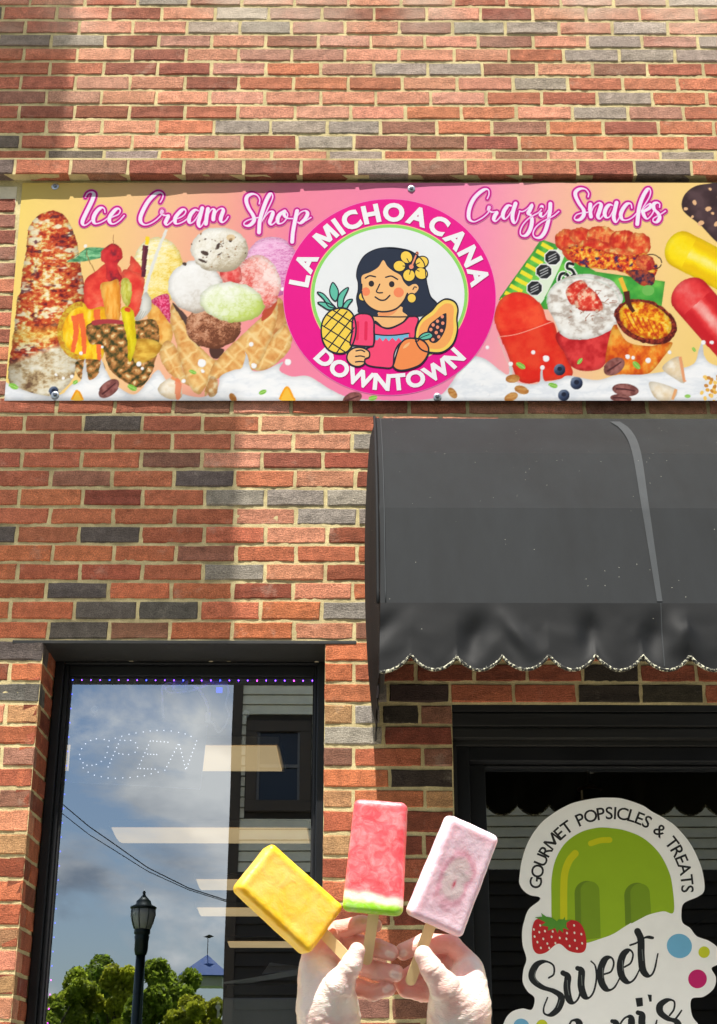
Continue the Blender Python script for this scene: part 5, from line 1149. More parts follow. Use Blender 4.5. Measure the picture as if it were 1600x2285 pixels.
# side panel, slightly puffed out
sv = []; sp = [(0.004, PRF[0][1])] + PRF[1:] ; nb = 14
zb_ = HC + 1.039
V = []; 
tops = curve([(p, h) for p, h in PRF], .03)
for (p, h) in tops:
    for j in range(nb + 1):
        v = j / nb; z_ = h + (zb_ + .05 - h) * v
        puff = (.030 * math.sin(math.pi * min(1, (p + .10) / .80)) * max(0, 1 - p / .9) + (.018 if p < .5 else .018 * (1 - (p - .5) / .335))) * math.sin(math.pi * min(1, v)) ** .4
        V.append((AX0 - puff + .001, -p * .999, z_))
k = nb + 1; q = np.array([(i * k + j, (i + 1) * k + j, (i + 1) * k + j + 1, i * k + j + 1) for i in range(len(tops) - 1) for j in range(nb)])
mk('side_panel', V, q, M_SIDE, aw, smooth=True)
MB().tube([(AX0 - .006, -p, h + .001) for p, h in curve(PRF[1:], .04)], .0045, 6).build('edge_piping', M_SIDE, aw, smooth=True)
MB().tube([(AX0 + .014, -p - .002, h + .003) for p, h in curve(PRF[2:], .04)], .0016, 6).build('stitch_welt', M_SEAM, aw, smooth=True)
# valance: ripples, scallops and a lichen covered binding
zt_ = PRF[-1][1]; PV = PRF[-1][0]
px_c = [921, 1021, 1123, 1228, 1333, 1438, 1543]
cus = [at(x, 1461 + (x - 921) * .012, -PV - .01).x for x in px_c]; per = (cus[-1] - cus[0]) / 6
while cus[-1] < AX1 + .1: cus.append(cus[-1] + per)
cus.insert(0, cus[0] - per)
zlobe = at(980, 1496, -PV - .01).z; zcusp = at(1021, 1462, -PV - .01).z
def zbot(x):
    if x < cus[1]:
        t_ = (x - AX0) / (cus[1] - AX0); return at(838, 1504, -PV).z + (zcusp - at(838, 1504, -PV).z) * (t_ ** 2.2)
    i = max(i for i in range(len(cus)) if cus[i] <= x + 1e-9); t_ = (x - cus[i]) / per
    s_ = math.sin(math.pi * min(max(t_, 0), 1)) ** .72
    return zcusp + (zlobe - zcusp) * s_
def ripple(x, v, seed=5):
    a = (fbm(np.array([x * 7.0]), np.array([v * 1.5 + 3]), seed, 3)[0] - .5) * .012
    crease = 0
    for cx_, sl, am in ((AX0 + .06, -.16, .012), (.33, -.05, .012), (.36, .12, -.010), (.60, .02, .013), (.80, -.05, .010), (.83, .03, -.011), (1.05, .04, .012)):
        crease += am * math.exp(-((x - cx_ - sl * v) / .03) ** 2) * math.sin(math.pi * min(1, v * 1.05))
    return (a + crease) * min(1, v * 2.2) - .012 * v
def val_obj(name, side=1):
    nx, nv = 330, 16; V = []
    for i in range(nx + 1):
        x = AX0 + (AX1 - AX0) * i / nx; zb2 = zbot(x)
        for j in range(nv + 1):
            v = j / nv; V.append((x - .004 * v, -PV - .003 + ripple(x, v), zt_ + (zb2 - zt_) * v))
    k = nv + 1; q = np.array([(i * k + j, (i + 1) * k + j, (i + 1) * k + j + 1, i * k + j + 1) for i in range(nx) for j in range(nv)])
    n0 = len(V); V2 = [(a, b + .0015, c) for a, b, c in V]
    return mk(name, V + V2, np.vstack([q, q[:, ::-1] + n0]), M_VAL, aw, smooth=True)
val_obj('valance')
M_LICH = None
mt, t, b, out = nodes('lichened_binding'); M_LICH = mt
geo = N(t, 'ShaderNodeNewGeometry'); n1 = N(t, 'ShaderNodeTexNoise', i_Scale=150.0, i_Detail=4.0, i_Roughness=.7); t.links.new(geo.outputs['Position'], n1.inputs['Vector'])
rp = N(t, 'ShaderNodeValToRGB'); rp.color_ramp.interpolation = 'LINEAR'; rp.color_ramp.elements[0].position = .52; rp.color_ramp.elements[0].color = L4(28, 28, 26)
rp.color_ramp.elements[1].position = .58; rp.color_ramp.elements[1].color = L4(206, 204, 178); t.links.new(n1.outputs[0], rp.inputs[0]); t.links.new(rp.outputs[0], b.inputs['Base Color']); b.inputs['Roughness'].default_value = .9
bu = N(t, 'ShaderNodeBump', i_Strength=.8, i_Distance=.003); t.links.new(n1.outputs[0], bu.inputs['Height']); t.links.new(bu.outputs[0], b.inputs['Normal'])
xs = np.linspace(AX0, AX1, 330)
MB().tube([(x - .004, -PV - .004 + ripple(x, 1.0), zbot(x)) for x in xs], .0045, 6).build('scallop_binding', M_LICH, aw, smooth=True)
# side valance hanging back to the wall
V = []; n = 30
for i in range(n + 1):
    p = PV * (1 - i / n) + .003; lob = .030 * abs(math.sin(math.pi * (p / PV) * 6.5)) ** .7
    V += [(AX0 - .004, -p, zb_ + .055), (AX0 - .004 + .003 * math.sin(i), -p, zb_ + .036 - lob)]
mk('side_valance', V + [(a + .0015, b, c) for a, b, c in V], [(2 * i, 2 * i + 2, 2 * i + 3, 2 * i + 1) for i in range(n)] + [(62 + 2 * i + 1, 62 + 2 * i + 3, 62 + 2 * i + 2, 62 + 2 * i) for i in range(n)], M_VAL, aw)
# seam strip, slanting a little as on the canvas
sm = [(1350, 928, 1), (1400, 960, 2), (1428, 1010, 3), (1454, 1134, 4), (1478, 1344, 5)]
def on_prof(px, py):
    best = None
    for i in range(len(PRF) - 1):
        d = ray(px, py)
        a0, a1 = PRF[i], PRF[i + 1]      # solve CAM + d*s on segment plane
        nrm = Vector((0, a1[1] - a0[1], a1[0] - a0[0])); P0 = Vector((0, -a0[0], a0[1]))
        s_ = (P0 - CAM).dot(nrm) / d.dot(nrm); X = CAM + d * s_; v = (-X.y - a0[0]) / (a1[0] - a0[0])
        if -.02 <= v <= 1.02: best = (X, nrm.normalized())
    return best
V = []; E1 = curve([(1372, 942), (1398, 962), (1420, 1010), (1440, 1134), (1472, 1343)], 12); wd = np.linspace(22, 12, len(E1))
for (x, y), w_ in zip(E1, wd):
    for xx in (x - w_ * .5, x + w_ * .5):
        r_ = on_prof(xx, y)
        if r_ is None: r_ = last
        last = r_; X, nn = r_
        if nn.y > 0: nn = -nn
        V.append(X + nn * .0022)
mk('seam_strip', V, [(2 * i, 2 * i + 1, 2 * i + 3, 2 * i + 2) for i in range(len(E1) - 1)], M_SEAM, aw, smooth=True)
V = []
for i in range(12):
    v = i / 11; px = 1473 + 6 * v; X = at(px, 1350 + 140 * v, -PV).x
    for dx_ in (0, .0022): V.append((X + dx_, -PV - .0055 + ripple(X, v), zt_ + (zbot(X) + .008 - zt_) * v))
mk('valance_seam', V, [(2 * i, 2 * i + 1, 2 * i + 3, 2 * i + 2) for i in range(11)], M_SEAM, aw)
# pipe frame underneath
M_PIPE = mat('galvanised_pipe', (95, 95, 95), .45, .7)
fr = MB().tube([(AX0 + .01, -PV + .015, zt_ - .012), (AX1, -PV + .015, zt_ - .012)], .012, 8); fr.build('frame_bar', M_PIPE, aw, smooth=True)
for x in (AX0 + .012, .9):
    MB().tube([(x, -p + .03, h - .035) for p, h in curve(PRF[1:], .05)], .011, 8).build('frame_hoop', M_PIPE, aw, smooth=True)
MB().tube([(AX0 + .012, -.01, zt_ - .012), (AX0 + .012, -PV + .015, zt_ - .012)], .011, 8).build('frame_bar', M_PIPE, aw, smooth=True)
# ------------------------------------------------------------------ die-cut sticker on the door glass
dc = lambda x, y, o: at(x, y, YD - .0012 - o)
c3 = lambda P: [(1120 + x / 3.3333, 1750 + y / 3.3333) for x, y in P]
decal = thing('door_sticker', 'white die-cut sticker with green ice lolly and strawberry on the door glass', 'sticker', dc(1370, 2285, 0))
M_DEC = print_mat('sticker_vinyl', .5, .05)
OUT = [(130, 690), (150, 560), (200, 420), (290, 290), (400, 205), (480, 160), (560, 130), (700, 104), (800, 100), (900, 108), (1040, 155), (1120, 205), (1220, 260), (1300, 320), (1400, 440), (1470, 580), (1500, 690), (1505, 790), (1460, 835), (1355, 885), (1335, 960), (1345, 1030), (1400, 1070), (1450, 1130), (1540, 1165), (1610, 1220), (1640, 1290), (1605, 1340), (1560, 1370), (1592, 1440), (1575, 1520), (1500, 1580), (1410, 1600), (1415, 1720), (1470, 1800), (1500, 1900), (1440, 2020), (900, 2120), (300, 2100), (60, 1980), (0, 1860), (20, 1760), (70, 1695), (150, 1668), (222, 1675), (242, 1590), (190, 1540), (155, 1470), (160, 1380), (182, 1300), (155, 1200), (150, 1100), (165, 1020), (200, 930), (278, 865), (275, 838), (210, 825), (160, 790), (130, 740)]
pr = Print(dc, 0.0, .00004); pr.fill(c3(OUT), (250, 250, 246), smooth=3); pr.build('backing', M_DEC, decal)
pr = Print(dc, .0003, .00002)
pop = [(372, 1010), (368, 860), (370, 700), (400, 560), (470, 440), (580, 360), (700, 325), (800, 325), (920, 345), (1050, 400), (1160, 500), (1230, 620), (1265, 740), (1278, 948), (1200, 945), (1100, 968), (1000, 1010), (920, 1055), (830, 1112), (745, 1145), (630, 1180), (560, 1170), (400, 1120)]
G = 1.0
pr.fill(c3(pop), (150, 184, 22), smooth=3)
def pill(x0, x1, yt, yb0, yb1, c): 
    r_ = (x1 - x0) / 2; a = np.linspace(np.pi, 0, 16); P = [(x0 + r_ + r_ * math.cos(t), yt + r_ - r_ * math.sin(t)) for t in a] + [(x1 + 10, yb1), (x0 + 8, yb0)]
    pr.fill(c3(P), c)
pill(540, 725, 718, 1168, 1140, (104, 134, 20)); pill(585, 725, 722, 1160, 1138, (122, 154, 20)); pill(910, 1100, 732, 1050, 960, (104, 134, 20)); pill(955, 1100, 738, 1036, 958, (122, 154, 20))
pr.stroke(c3([(545, 515), (500, 570), (468, 660), (460, 780), (460, 1005)]), 16, (206, 206, 10)); pr.stroke(c3([(662, 440), (730, 418), (800, 414)]), 13, (206, 206, 10))
pr.build('lolly_print', M_DEC, decal)
pr = Print(dc, .0012, .00002)
pr.fill(c3([(300, 1005), (250, 1010), (226, 1070), (224, 1160), (235, 1230), (270, 1262), (330, 1250), (420, 1186), (500, 1240), (580, 1255), (620, 1230), (628, 1160), (610, 1080), (570, 1025), (500, 1010), (440, 1050), (380, 1050)]), (196, 32, 36), smooth=3)
pr.fill(c3([(245, 990), (300, 985), (292, 958), (330, 985), (372, 992), (410, 1020), (420, 1005), (455, 1005), (468, 985), (470, 1010), (515, 1008), (480, 1030), (480, 1060), (500, 1085), (455, 1070), (455, 1105), (425, 1080), (415, 1108), (395, 1070), (340, 1090), (345, 1060), (290, 1050), (325, 1028), (290, 1010)]), (84, 150, 44))
for x, y in ((285, 1050), (238, 1080), (278, 1100), (320, 1092), (378, 1095), (243, 1133), (308, 1150), (370, 1135), (430, 1143), (264, 1174), (338, 1185), (398, 1182), (290, 1217), (352, 1218), (537, 1050), (484, 1107), (540, 1105), (591, 1115), (480, 1150), (543, 1161), (597, 1183), (504, 1203), (558, 1221)): pr.ell(1120 + x / 3.3333, 1750 + y / 3.3333, 2.1, 3.0, (240, 232, 216), -.3, 10)
pr.build('strawberry_print', M_DEC, decal)
for x, y, a_, b_, c_ in ((1320, 1203, 94, 90, (112, 180, 216)), (1504, 1249, 42, 43, (206, 212, 40)), (1455, 1448, 69, 70, (200, 22, 106)), (145, 1800, 60, 56, (112, 180, 216)), (296, 1796, 42, 46, (206, 212, 40)), (1440, 1990, 40, 40, (112, 180, 216))):
    pr = Print(dc, .0002, .00002); pr.ell(1120 + x / 3.3333, 1750 + y / 3.3333, a_ / 3.3333, b_ / 3.3333, c_, .4)
    pr.build('dot_print', M_DEC, decal)
pr = Print(dc, .0003, .00002)
arc_text(pr, 'GOURMET POPSICLES & TREATS', math.radians(-89), math.radians(92.5), 1.0, .23, (26, 26, 26), .010, lambda ux, uy: (1120 + (815 + 566 * ux) / 3.3333, 1750 + (775 - 562 * uy) / 3.3333), gap=.17)
pr.build('arched_lettering', M_DEC, decal)
pr = Print(dc, .0003, .00002); c6 = lambda P: [(1160 + x / 3.636, 2050 + y / 3.636) for x, y in P]
INK = (22, 26, 28)
SWT = [[(235, 480), (275, 450), (272, 380), (210, 347), (140, 370), (100, 440), (110, 500), (180, 555), (280, 590), (337, 640), (310, 730), (250, 780), (200, 770), (195, 720), (225, 640)], [(350, 440), (388, 470), (382, 560), (400, 655), (440, 682), (480, 635), (495, 540)], [(468, 402), (500, 425), (497, 540), (520, 622), (560, 642), (600, 590), (622, 480), (612, 385), (578, 345)],
       [(680, 452), (740, 428), (762, 360), (740, 315), (690, 332), (655, 420), (665, 520), (710, 577), (765, 560), (815, 475)], [(850, 392), (900, 358), (918, 290), (890, 255), (840, 290), (815, 380), (830, 470), (880, 517), (930, 490), (980, 395)], [(955, 103), (982, 170), (985, 300), (1000, 420), (1050, 465), (1090, 420), (1120, 285)], [(895, 215), (950, 195), (1020, 152), (1078, 155)],
       [(958, 762), (990, 780), (990, 850), (1000, 940), (1045, 965)], [(1215, 785), (1250, 735), (1252, 672), (1200, 660), (1140, 700), (1140, 760), (1200, 810), (1270, 835), (1290, 900), (1240, 960)], [(1250, 830), (1285, 785), (1312, 745)], [(750, 832), (780, 850), (775, 960)], [(780, 930), (830, 830), (875, 795), (905, 820), (900, 960)], [(1040, 960), (1090, 900), (1112, 825)], [(395, 880), (420, 830), (465, 828), (485, 870), (450, 940)]]
for P in SWT:
    pr.stroke(c6(P), lambda T, t_: (4.2 + 12.5 * max(0, T[1] * .9 + .1 * abs(T[0])) ** .8) * (1 if t_ < .9 else .8), INK, step=2)
pr.fill(c6([(938, 645), (995, 640), (1000, 708), (950, 716)]), INK); pr.fill(c6([(1036, 615), (1070, 618), (1070, 672), (1052, 674)]), INK)
for P in ([(130, 420), (118, 470), (150, 520)], [(385, 500), (388, 560), (400, 620)], [(500, 460), (505, 540)], [(672, 400), (675, 480)], [(832, 340), (836, 420)], [(992, 250), (1000, 340)], [(325, 660), (305, 720)]): pr.stroke(c6(P), 1.5, (120, 124, 122), step=3)
pr.build('script_lettering', M_DEC, decal)
# ------------------------------------------------------------------ ice lollies and gloved hands
MMPX = 1500.0 / FPX
HO = atd(860, 2180, 1.5)
def hw3(x, y, z):       # hand space (mm: right, up, towards camera) to world
    return HO + (CR * x + CU * y - CF * z) * 0.001
def hp(px, py, z): return np.array([(px - 860) * MMPX, -(py - 2180) * MMPX, z], float)
def to_world(V):
    A = np.array([CR, CU, -CF]); return np.array(HO) + (V * .001) @ A
def ice_mat(name, sss=.55, mott=.6, sc1=120.0):
    mt, t, b, out = nodes(name)
    vc = N(t, 'ShaderNodeVertexColor', layer_name='Col'); tc_ = N(t, 'ShaderNodeTexCoord')
    n1 = N(t, 'ShaderNodeTexNoise', i_Scale=sc1, i_Detail=6.0, i_Roughness=.65, i_Distortion=.8); t.links.new(tc_.outputs['Object'], n1.inputs['Vector'])
    n2 = N(t, 'ShaderNodeTexNoise', i_Scale=420.0, i_Detail=4.0); t.links.new(tc_.outputs['Object'], n2.inputs['Vector'])
    r = N(t, 'ShaderNodeMapRange'); r.inputs[1].default_value = .45; r.inputs[2].default_value = .75; r.inputs[4].default_value = mott; t.links.new(n1.outputs[0], r.inputs[0])
    mx = N(t, 'ShaderNodeMix', data_type='RGBA'); t.links.new(r.outputs[0], mx.inputs[0]); t.links.new(vc.outputs[0], mx.inputs[6])
    fr = N(t, 'ShaderNodeMix', data_type='RGBA', i_0=.55) if False else None
    li = N(t, 'ShaderNodeMix', data_type='RGBA'); li.inputs[0].default_value = .5; t.links.new(vc.outputs[0], li.inputs[6]); li.inputs[7].default_value = (.9, .88, .86, 1); t.links.new(li.outputs[2], mx.inputs[7])
    t.links.new(mx.outputs[2], b.inputs['Base Color']); b.inputs['Roughness'].default_value = .38; b.inputs['Specular IOR Level'].default_value = .4
    b.inputs['Subsurface Weight'].default_value = sss; b.inputs['Subsurface Radius'].default_value = (.008, .005, .004); b.inputs['Subsurface Scale'].default_value = 1.0
    ad = N(t, 'ShaderNodeMath', operation='MULTIPLY_ADD'); t.links.new(n2.outputs[0], ad.inputs[0]); ad.inputs[1].default_value = .35; t.links.new(n1.outputs[0], ad.inputs[2])
    bu = N(t, 'ShaderNodeBump', i_Strength=.45, i_Distance=.0016); t.links.new(ad.outputs[0], bu.inputs['Height']); t.links.new(bu.outputs[0], b.inputs['Normal'])
    return mt
M_ICE = ice_mat('frozen_watermelon_ice', mott=.7, sc1=90.); M_ICEY = ice_mat('frozen_mango_ice', .6, .22, 60.); M_ICEP = ice_mat('frozen_cream_ice', .6, .35, 80.); M_STICK = mat('birch_stick', (236, 206, 148), .6, var=.08, vscale=60, bump=.1, bscale=200, stretch=(1, 1, .15))
def fb3(X, Y, Z, s, seed): return fbm(X / s + Z / s * .37, Y / s - Z / s * .21, seed, 3)
def lolly(name, label, base, L, W, dims, colf, stick, taper=.04, seed=0, ice=None):
    L = np.array(L, float); L /= np.linalg.norm(L); W = np.array(W, float); W -= L * (W @ L); W /= np.linalg.norm(W); T = np.cross(W, L)
    if T[2] < 0: T = -T
    ln_, wd, th = dims
    def sdf(X, Y, Z):   # X across, Y along, Z thick
        k = 1 + taper * (0.5 - Y / ln_); hx, hz = wd / 2 * k, th / 2 * k; r = 6.5
        qx, qy, qz = np.abs(X) - hx + r, np.abs(Y - ln_ / 2) - ln_ / 2 + r, np.abs(Z) - hz + r
        d = np.sqrt(np.maximum(qx, 0) ** 2 + np.maximum(qy, 0) ** 2 + np.maximum(qz, 0) ** 2) + np.minimum(np.maximum(qx, np.maximum(qy, qz)), 0) - r
        inset = np.clip((np.minimum(hx - np.abs(X), ln_ / 2 - np.abs(Y - ln_ / 2)) - 8) / 4, 0, 1) * .35
        return d + np.where(Z > 0, inset, 0) + (fb3(X, Y, Z, 16, seed) - .5) * 1.1 + (fb3(X, Y, Z, 5, seed + 5) - .5) * .5
    V, Fc = surfnet(sdf, (-wd / 2 - 5, -5, -th / 2 - 5), (wd / 2 + 5, ln_ + 5, th / 2 + 5), 1.5)
    col = colf(V); B = hp(*base); loc = B + V[:, :1] * W + V[:, 1:2] * L + V[:, 2:] * T
    if np.linalg.det(np.array([W, L, T])) < 0: Fc = Fc[:, ::-1]
    t = thing(name, label, 'ice lolly', hw3(*B), 'ice lollies held up')
    mk('ice', to_world(loc), Fc, ice or M_ICE, t, smooth=True, col=lin(np.clip(col, 0, 255)))
    # flat wooden stick with rounded end
    s0, s1 = np.array(stick[0], float), np.array(stick[1], float); P0, P1 = hp(*stick[0]), hp(*stick[1]); d = P1 - P0; le = np.linalg.norm(d); d /= le
    sw = np.cross(d, [0, 0, 1.0]); sw /= np.linalg.norm(sw); sn = np.cross(sw, d); hw = 5.6; th2 = 1.1
    prof = [(-hw, -12), (hw, -12)] + [(hw * math.cos(a), le - hw + hw * math.sin(a)) for a in np.linspace(0, math.pi, 14)]
    n = len(prof); V = [P0 + sw * a + d * b_ + sn * th2 for a, b_ in prof] + [P0 + sw * a + d * b_ - sn * th2 for a, b_ in prof]
    mk('stick', to_world(np.array(V)), [tuple(range(n)), tuple(range(2 * n - 1, n - 1, -1))] + [(i, n + i, n + (i + 1) % n, (i + 1) % n) for i in range(n)], M_STICK, t)
nz_ = lambda V, s, k: fb3(V[:, 0], V[:, 1], V[:, 2], s, k)[:, None]
def edge_f(V, ln_, wd): return np.clip(1 - np.minimum(wd / 2 - np.abs(V[:, 0]), np.minimum(V[:, 1], ln_ - V[:, 1])) / 8, 0, 1)[:, None]
def c_yel(V):
    n = nz_(V, 26, 3); return np.array((254, 186, 46)) * (1 - n) + np.array((255, 206, 112)) * n + edge_f(V, 108, 56) * np.array((2, 8, -50))
def c_red(V):
    n = nz_(V, 14, 7); y = V[:, 1:2] + (nz_(V, 20, 9) - .5) * 7 + V[:, :1] * .06
    red = np.array((236, 74, 84)) * (1 - n) + np.array((246, 136, 140)) * n; red = red + edge_f(V, 122, 59) * np.array((8, -10, -8))
    wh = np.clip((22 - y) / 4.5, 0, 1); gr = np.clip((12.5 - y) / 4, 0, 1)
    c = red * (1 - wh) + np.array((250, 244, 222)) * wh; return c * (1 - gr) + np.array((164, 224, 52)) * gr
def c_pnk(V):
    n = nz_(V, 22, 13); e = edge_f(V, 108, 61); c = np.array((246, 200, 212)) * (1 - n) + np.array((250, 224, 232)) * n + e * np.array((8, 8, 8))
    wq = (nz_(V, 12, 71)[:, 0] - .5) * 14; u = ((V[:, 0] + wq) / 13.5) ** 2 + ((V[:, 1] - 52 + wq) / 24) ** 2; front = (V[:, 2] > 0)
    ring = (np.exp(-((np.sqrt(u) - 1.15) / .22) ** 2) * front)[:, None] * .42; core = (np.clip(1.1 - np.sqrt(u), 0, 1) * 2.2 * front)[:, None].clip(0, .5)
    c = c * (1 - ring) + np.array((200, 110, 130)) * ring; c = c * (1 - core) + (np.array((214, 204, 190)) * (1 - n * .2)) * core
    pip = (np.exp(-(((V[:, 0] - 1) / 1.4) ** 2 + ((V[:, 1] - 47) / 4) ** 2)) * front)[:, None]; return c * (1 - pip) + np.array((196, 60, 84)) * pip
lolly('ice_lolly', 'yellow mango ice lolly tilted to the left', (722, 2082, -4), (-.735, .678, .04), (.545, .84, -.60), (102, 62, 27), c_yel, ((728, 2092, -5), (784, 2146, 2)), seed=2, ice=M_ICEY)
lolly('ice_lolly', 'red watermelon ice lolly with white and green rind band, held upright', (831, 2044, -8), (.09, 1, -.30), (1, -.1, .16), (115, 59, 25), c_red, ((836, 2030, -8), (817, 2156, -5)), taper=.10, seed=11)
lolly('ice_lolly', 'pale pink strawberry cream ice lolly tilted to the right', (966, 2070, -6), (.405, .91, -.26), (.91, -.405, -.16), (111, 61, 25), c_pnk, ((962, 2066, -5), (913, 2200, -3)), seed=23, ice=M_ICEP)
# gloves
def glove_mat():
    mt, t, b, out = nodes('thin_vinyl_glove')
    vc = N(t, 'ShaderNodeVertexColor', layer_name='Col'); geo = N(t, 'ShaderNodeNewGeometry'); pos = geo.outputs['Position']
    n1 = N(t, 'ShaderNodeTexNoise', i_Scale=45.0, i_Detail=4.0); t.links.new(pos, n1.inputs['Vector'])
    r = N(t, 'ShaderNodeMapRange'); r.inputs[1].default_value = .3; r.inputs[2].default_value = .7; r.inputs[3].default_value = .93; r.inputs[4].default_value = 1.06; t.links.new(n1.outputs[0], r.inputs[0])
    sc = N(t, 'ShaderNodeVectorMath', operation='SCALE'); t.links.new(vc.outputs[0], sc.inputs[0]); t.links.new(r.outputs[0], sc.inputs['Scale']); t.links.new(sc.outputs[0], b.inputs['Base Color'])
    b.inputs['Roughness'].default_value = .3; b.inputs['Subsurface Weight'].default_value = .35; b.inputs['Subsurface Radius'].default_value = (.010, .004, .0025); b.inputs['Subsurface Scale'].default_value = 1.0
    b.inputs['Coat Weight'].default_value = .25; b.inputs['Coat Roughness'].default_value = .25
    mp = N(t, 'ShaderNodeMapping'); mp.inputs['Scale'].default_value = (.7, .7, 2.2); mp.inputs['Rotation'].default_value = (0, .5, 0); t.links.new(pos, mp.inputs[0])
    wv = N(t, 'ShaderNodeTexNoise', i_Scale=70.0, i_Detail=3.0, i_Distortion=1.6); t.links.new(mp.outputs[0], wv.inputs['Vector'])
    rd = N(t, 'ShaderNodeMath', operation='SUBTRACT'); t.links.new(wv.outputs[0], rd.inputs[0]); rd.inputs[1].default_value = .5; ab = N(t, 'ShaderNodeMath', operation='ABSOLUTE'); t.links.new(rd.outputs[0], ab.inputs[0])
    pw = N(t, 'ShaderNodeMapRange'); pw.inputs[1].default_value = 0; pw.inputs[2].default_value = .09; t.links.new(ab.outputs[0], pw.inputs[0])
    bu = N(t, 'ShaderNodeBump', i_Strength=.32, i_Distance=.0012, invert=True); t.links.new(pw.outputs[0], bu.inputs['Height']); t.links.new(bu.outputs[0], b.inputs['Normal'])
    return mt
M_GLOVE = glove_mat()
PALE = np.array((248, 229, 216), float); PINK = np.array((238, 172, 158), float)
def hand(name, label, palm, fingers, thumb, lo, hi, nails):
    prim = [(hp(*a), hp(*b), ra, rb) for a, b, ra, rb in palm]
    tb = [(hp(*a), hp(*b), ra, rb) for a, b, ra, rb in thumb]
    fg = [[(hp(*a), hp(*b), ra, rb) for (a, ra), (b, rb) in zip(f[:-1], f[1:])] for f in fingers]
    def sdf(X, Y, Z):
        d = None
        for a, b, ra, rb in prim:
            c = cap(X, Y, Z, a, b, ra, rb); d = c if d is None else smin(d, c, 14)
        t_ = None
        for a, b, ra, rb in tb:
            c = cap(X, Y, Z, a, b, ra, rb); t_ = c if t_ is None else smin(t_, c, 5)
        d = smin(d, t_, 7)
        for f in fg:
            s_ = None
            for a, b, ra, rb in f:
                c = cap(X, Y, Z, a, b, ra, rb); s_ = c if s_ is None else smin(s_, c, 2.5)
            d = smin(d, s_, 1.4)
        for p, q, r_ in nails: # shallow nail beds
            d = smin(d, cap(X, Y, Z, hp(*p), hp(*q), r_, r_ * .8), .8)
        # folds of loose vinyl
        w_ = np.sin((Y * 1.0 + X * .35 + 6 * (fb3(X, Y, Z, 22, 41) - .5) * 4) * .55) * np.clip((-Y - 18) / 40, 0, 1) * .55
        for f in fg + [tb]:
            for (a, b, ra, rb), (a2, b2, _, _) in zip(f[:-1], f[1:]):      # creases at the joints
                t_ = b2 - a; t_ = t_ / np.linalg.norm(t_); s_ = (X - b[0]) * t_[0] + (Y - b[1]) * t_[1] + (Z - b[2]) * t_[2]
                q_ = np.sqrt((X - b[0]) ** 2 + (Y - b[1]) ** 2 + (Z - b[2]) ** 2); d = d + .9 * np.exp(-(s_ / 1.3) ** 2) * (q_ < rb * 1.7)
        rg = np.abs(fbm((X + Y * .5) / 30 + Z / 50, (Y - X * .4) / 8, 61, 3) - .5); d = d + .55 * np.exp(-(rg * 16) ** 2) * np.clip((-Y + 18) / 30, 0, 1)
        return d + w_ + (fb3(X, Y, Z, 9, 43) - .5) * .7 + (fb3(X, Y, Z, 4, 47) - .5) * .12
    V, Fc = surfnet(sdf, lo, hi, 1.55)
    X, Y, Z = V.T; df = np.full(len(V), 1e9); dp = np.full(len(V), 1e9)
    for f in fg:
        for a, b, ra, rb in f: df = np.minimum(df, cap(X, Y, Z, a, b, ra, rb))
    for a, b, ra, rb in prim + tb: dp = np.minimum(dp, cap(X, Y, Z, a, b, ra, rb))
    tipd = np.full(len(V), 1e9)
    for a, b, ra, rb in tb[-1:]: tipd = np.linalg.norm(V - b, axis=1)
    k = np.clip((dp - df) / 8 + .15, 0, 1)[:, None]; tk = np.clip(1 - (tipd - 6) / 14, 0, 1)[:, None] * .5; k = np.maximum(k, tk) * (.6 + .8 * (nz_(V, 18, 51) - .2)).clip(0, 1); k = np.maximum(k, ((nz_(V, 26, 57) - .45) * 1.6).clip(0, .5))
    nl = np.zeros(len(V))
    for p, q, r_ in nails: nl = np.maximum(nl, np.clip(1.4 - cap(X, Y, Z, hp(*p), hp(*q), r_, r_) / 1.0, 0, 1))
    nl = nl[:, None] * .8
    o = mk(name, to_world(V), Fc, M_GLOVE, None, smooth=True, col=lin((PALE * (1 - k) + PINK * k) * (1 - nl) + np.array((253, 226, 214)) * nl))
    tag(o, label, 'hand', 'gloved hands')
    return o
hand('gloved_hand', 'hand in clear vinyl glove gripping the sticks of the yellow and red lollies',
     [((735, 2700, -25), (737, 2340, -6), 36, 29), ((737, 2340, -6), (728, 2255, -8), 29, 30), ((728, 2255, -8), (708, 2190, -24), 27, 19), ((708, 2190, -24), (700, 2165, -28), 18, 13), ((742, 2270, 2), (745, 2225, 6), 27, 21)],
     [[((694, 2150, -28), 11), ((752, 2100, -38), 10), ((806, 2080, -31), 8.8), ((838, 2080, -24), 7.4)],
      [((694, 2172, -30), 11), ((770, 2128, -44), 10.2), ((838, 2130, -25), 9.6), ((872, 2137, -17), 8.6)],
      [((698, 2200, -30), 11), ((772, 2172, -42), 10.4), ((845, 2181, -20), 9.8), ((884, 2180, -11), 9.0)],
      [((705, 2228, -28), 10), ((772, 2222, -38), 9.4), ((832, 2230, -21), 8.8), ((868, 2215, -13), 7.8)]],
     [((740, 2240, 5), (757, 2188, 17), 22, 16), ((757, 2188, 17), (783, 2142, 19), 15, 10.6), ((783, 2142, 19), (797, 2112, 15), 10.2, 8.4)],
     (-130, -175, -80), (30, 65, 60), [((866, 2134, -9.6), (876, 2138, -10.2), 2.6), ((876, 2176, -3.6), (890, 2180, -4.4), 3.0), ((860, 2214, -7), (872, 2208, -7.4), 2.6), ((796, 2116, 21.5), (799, 2106, 20.5), 2.6)])
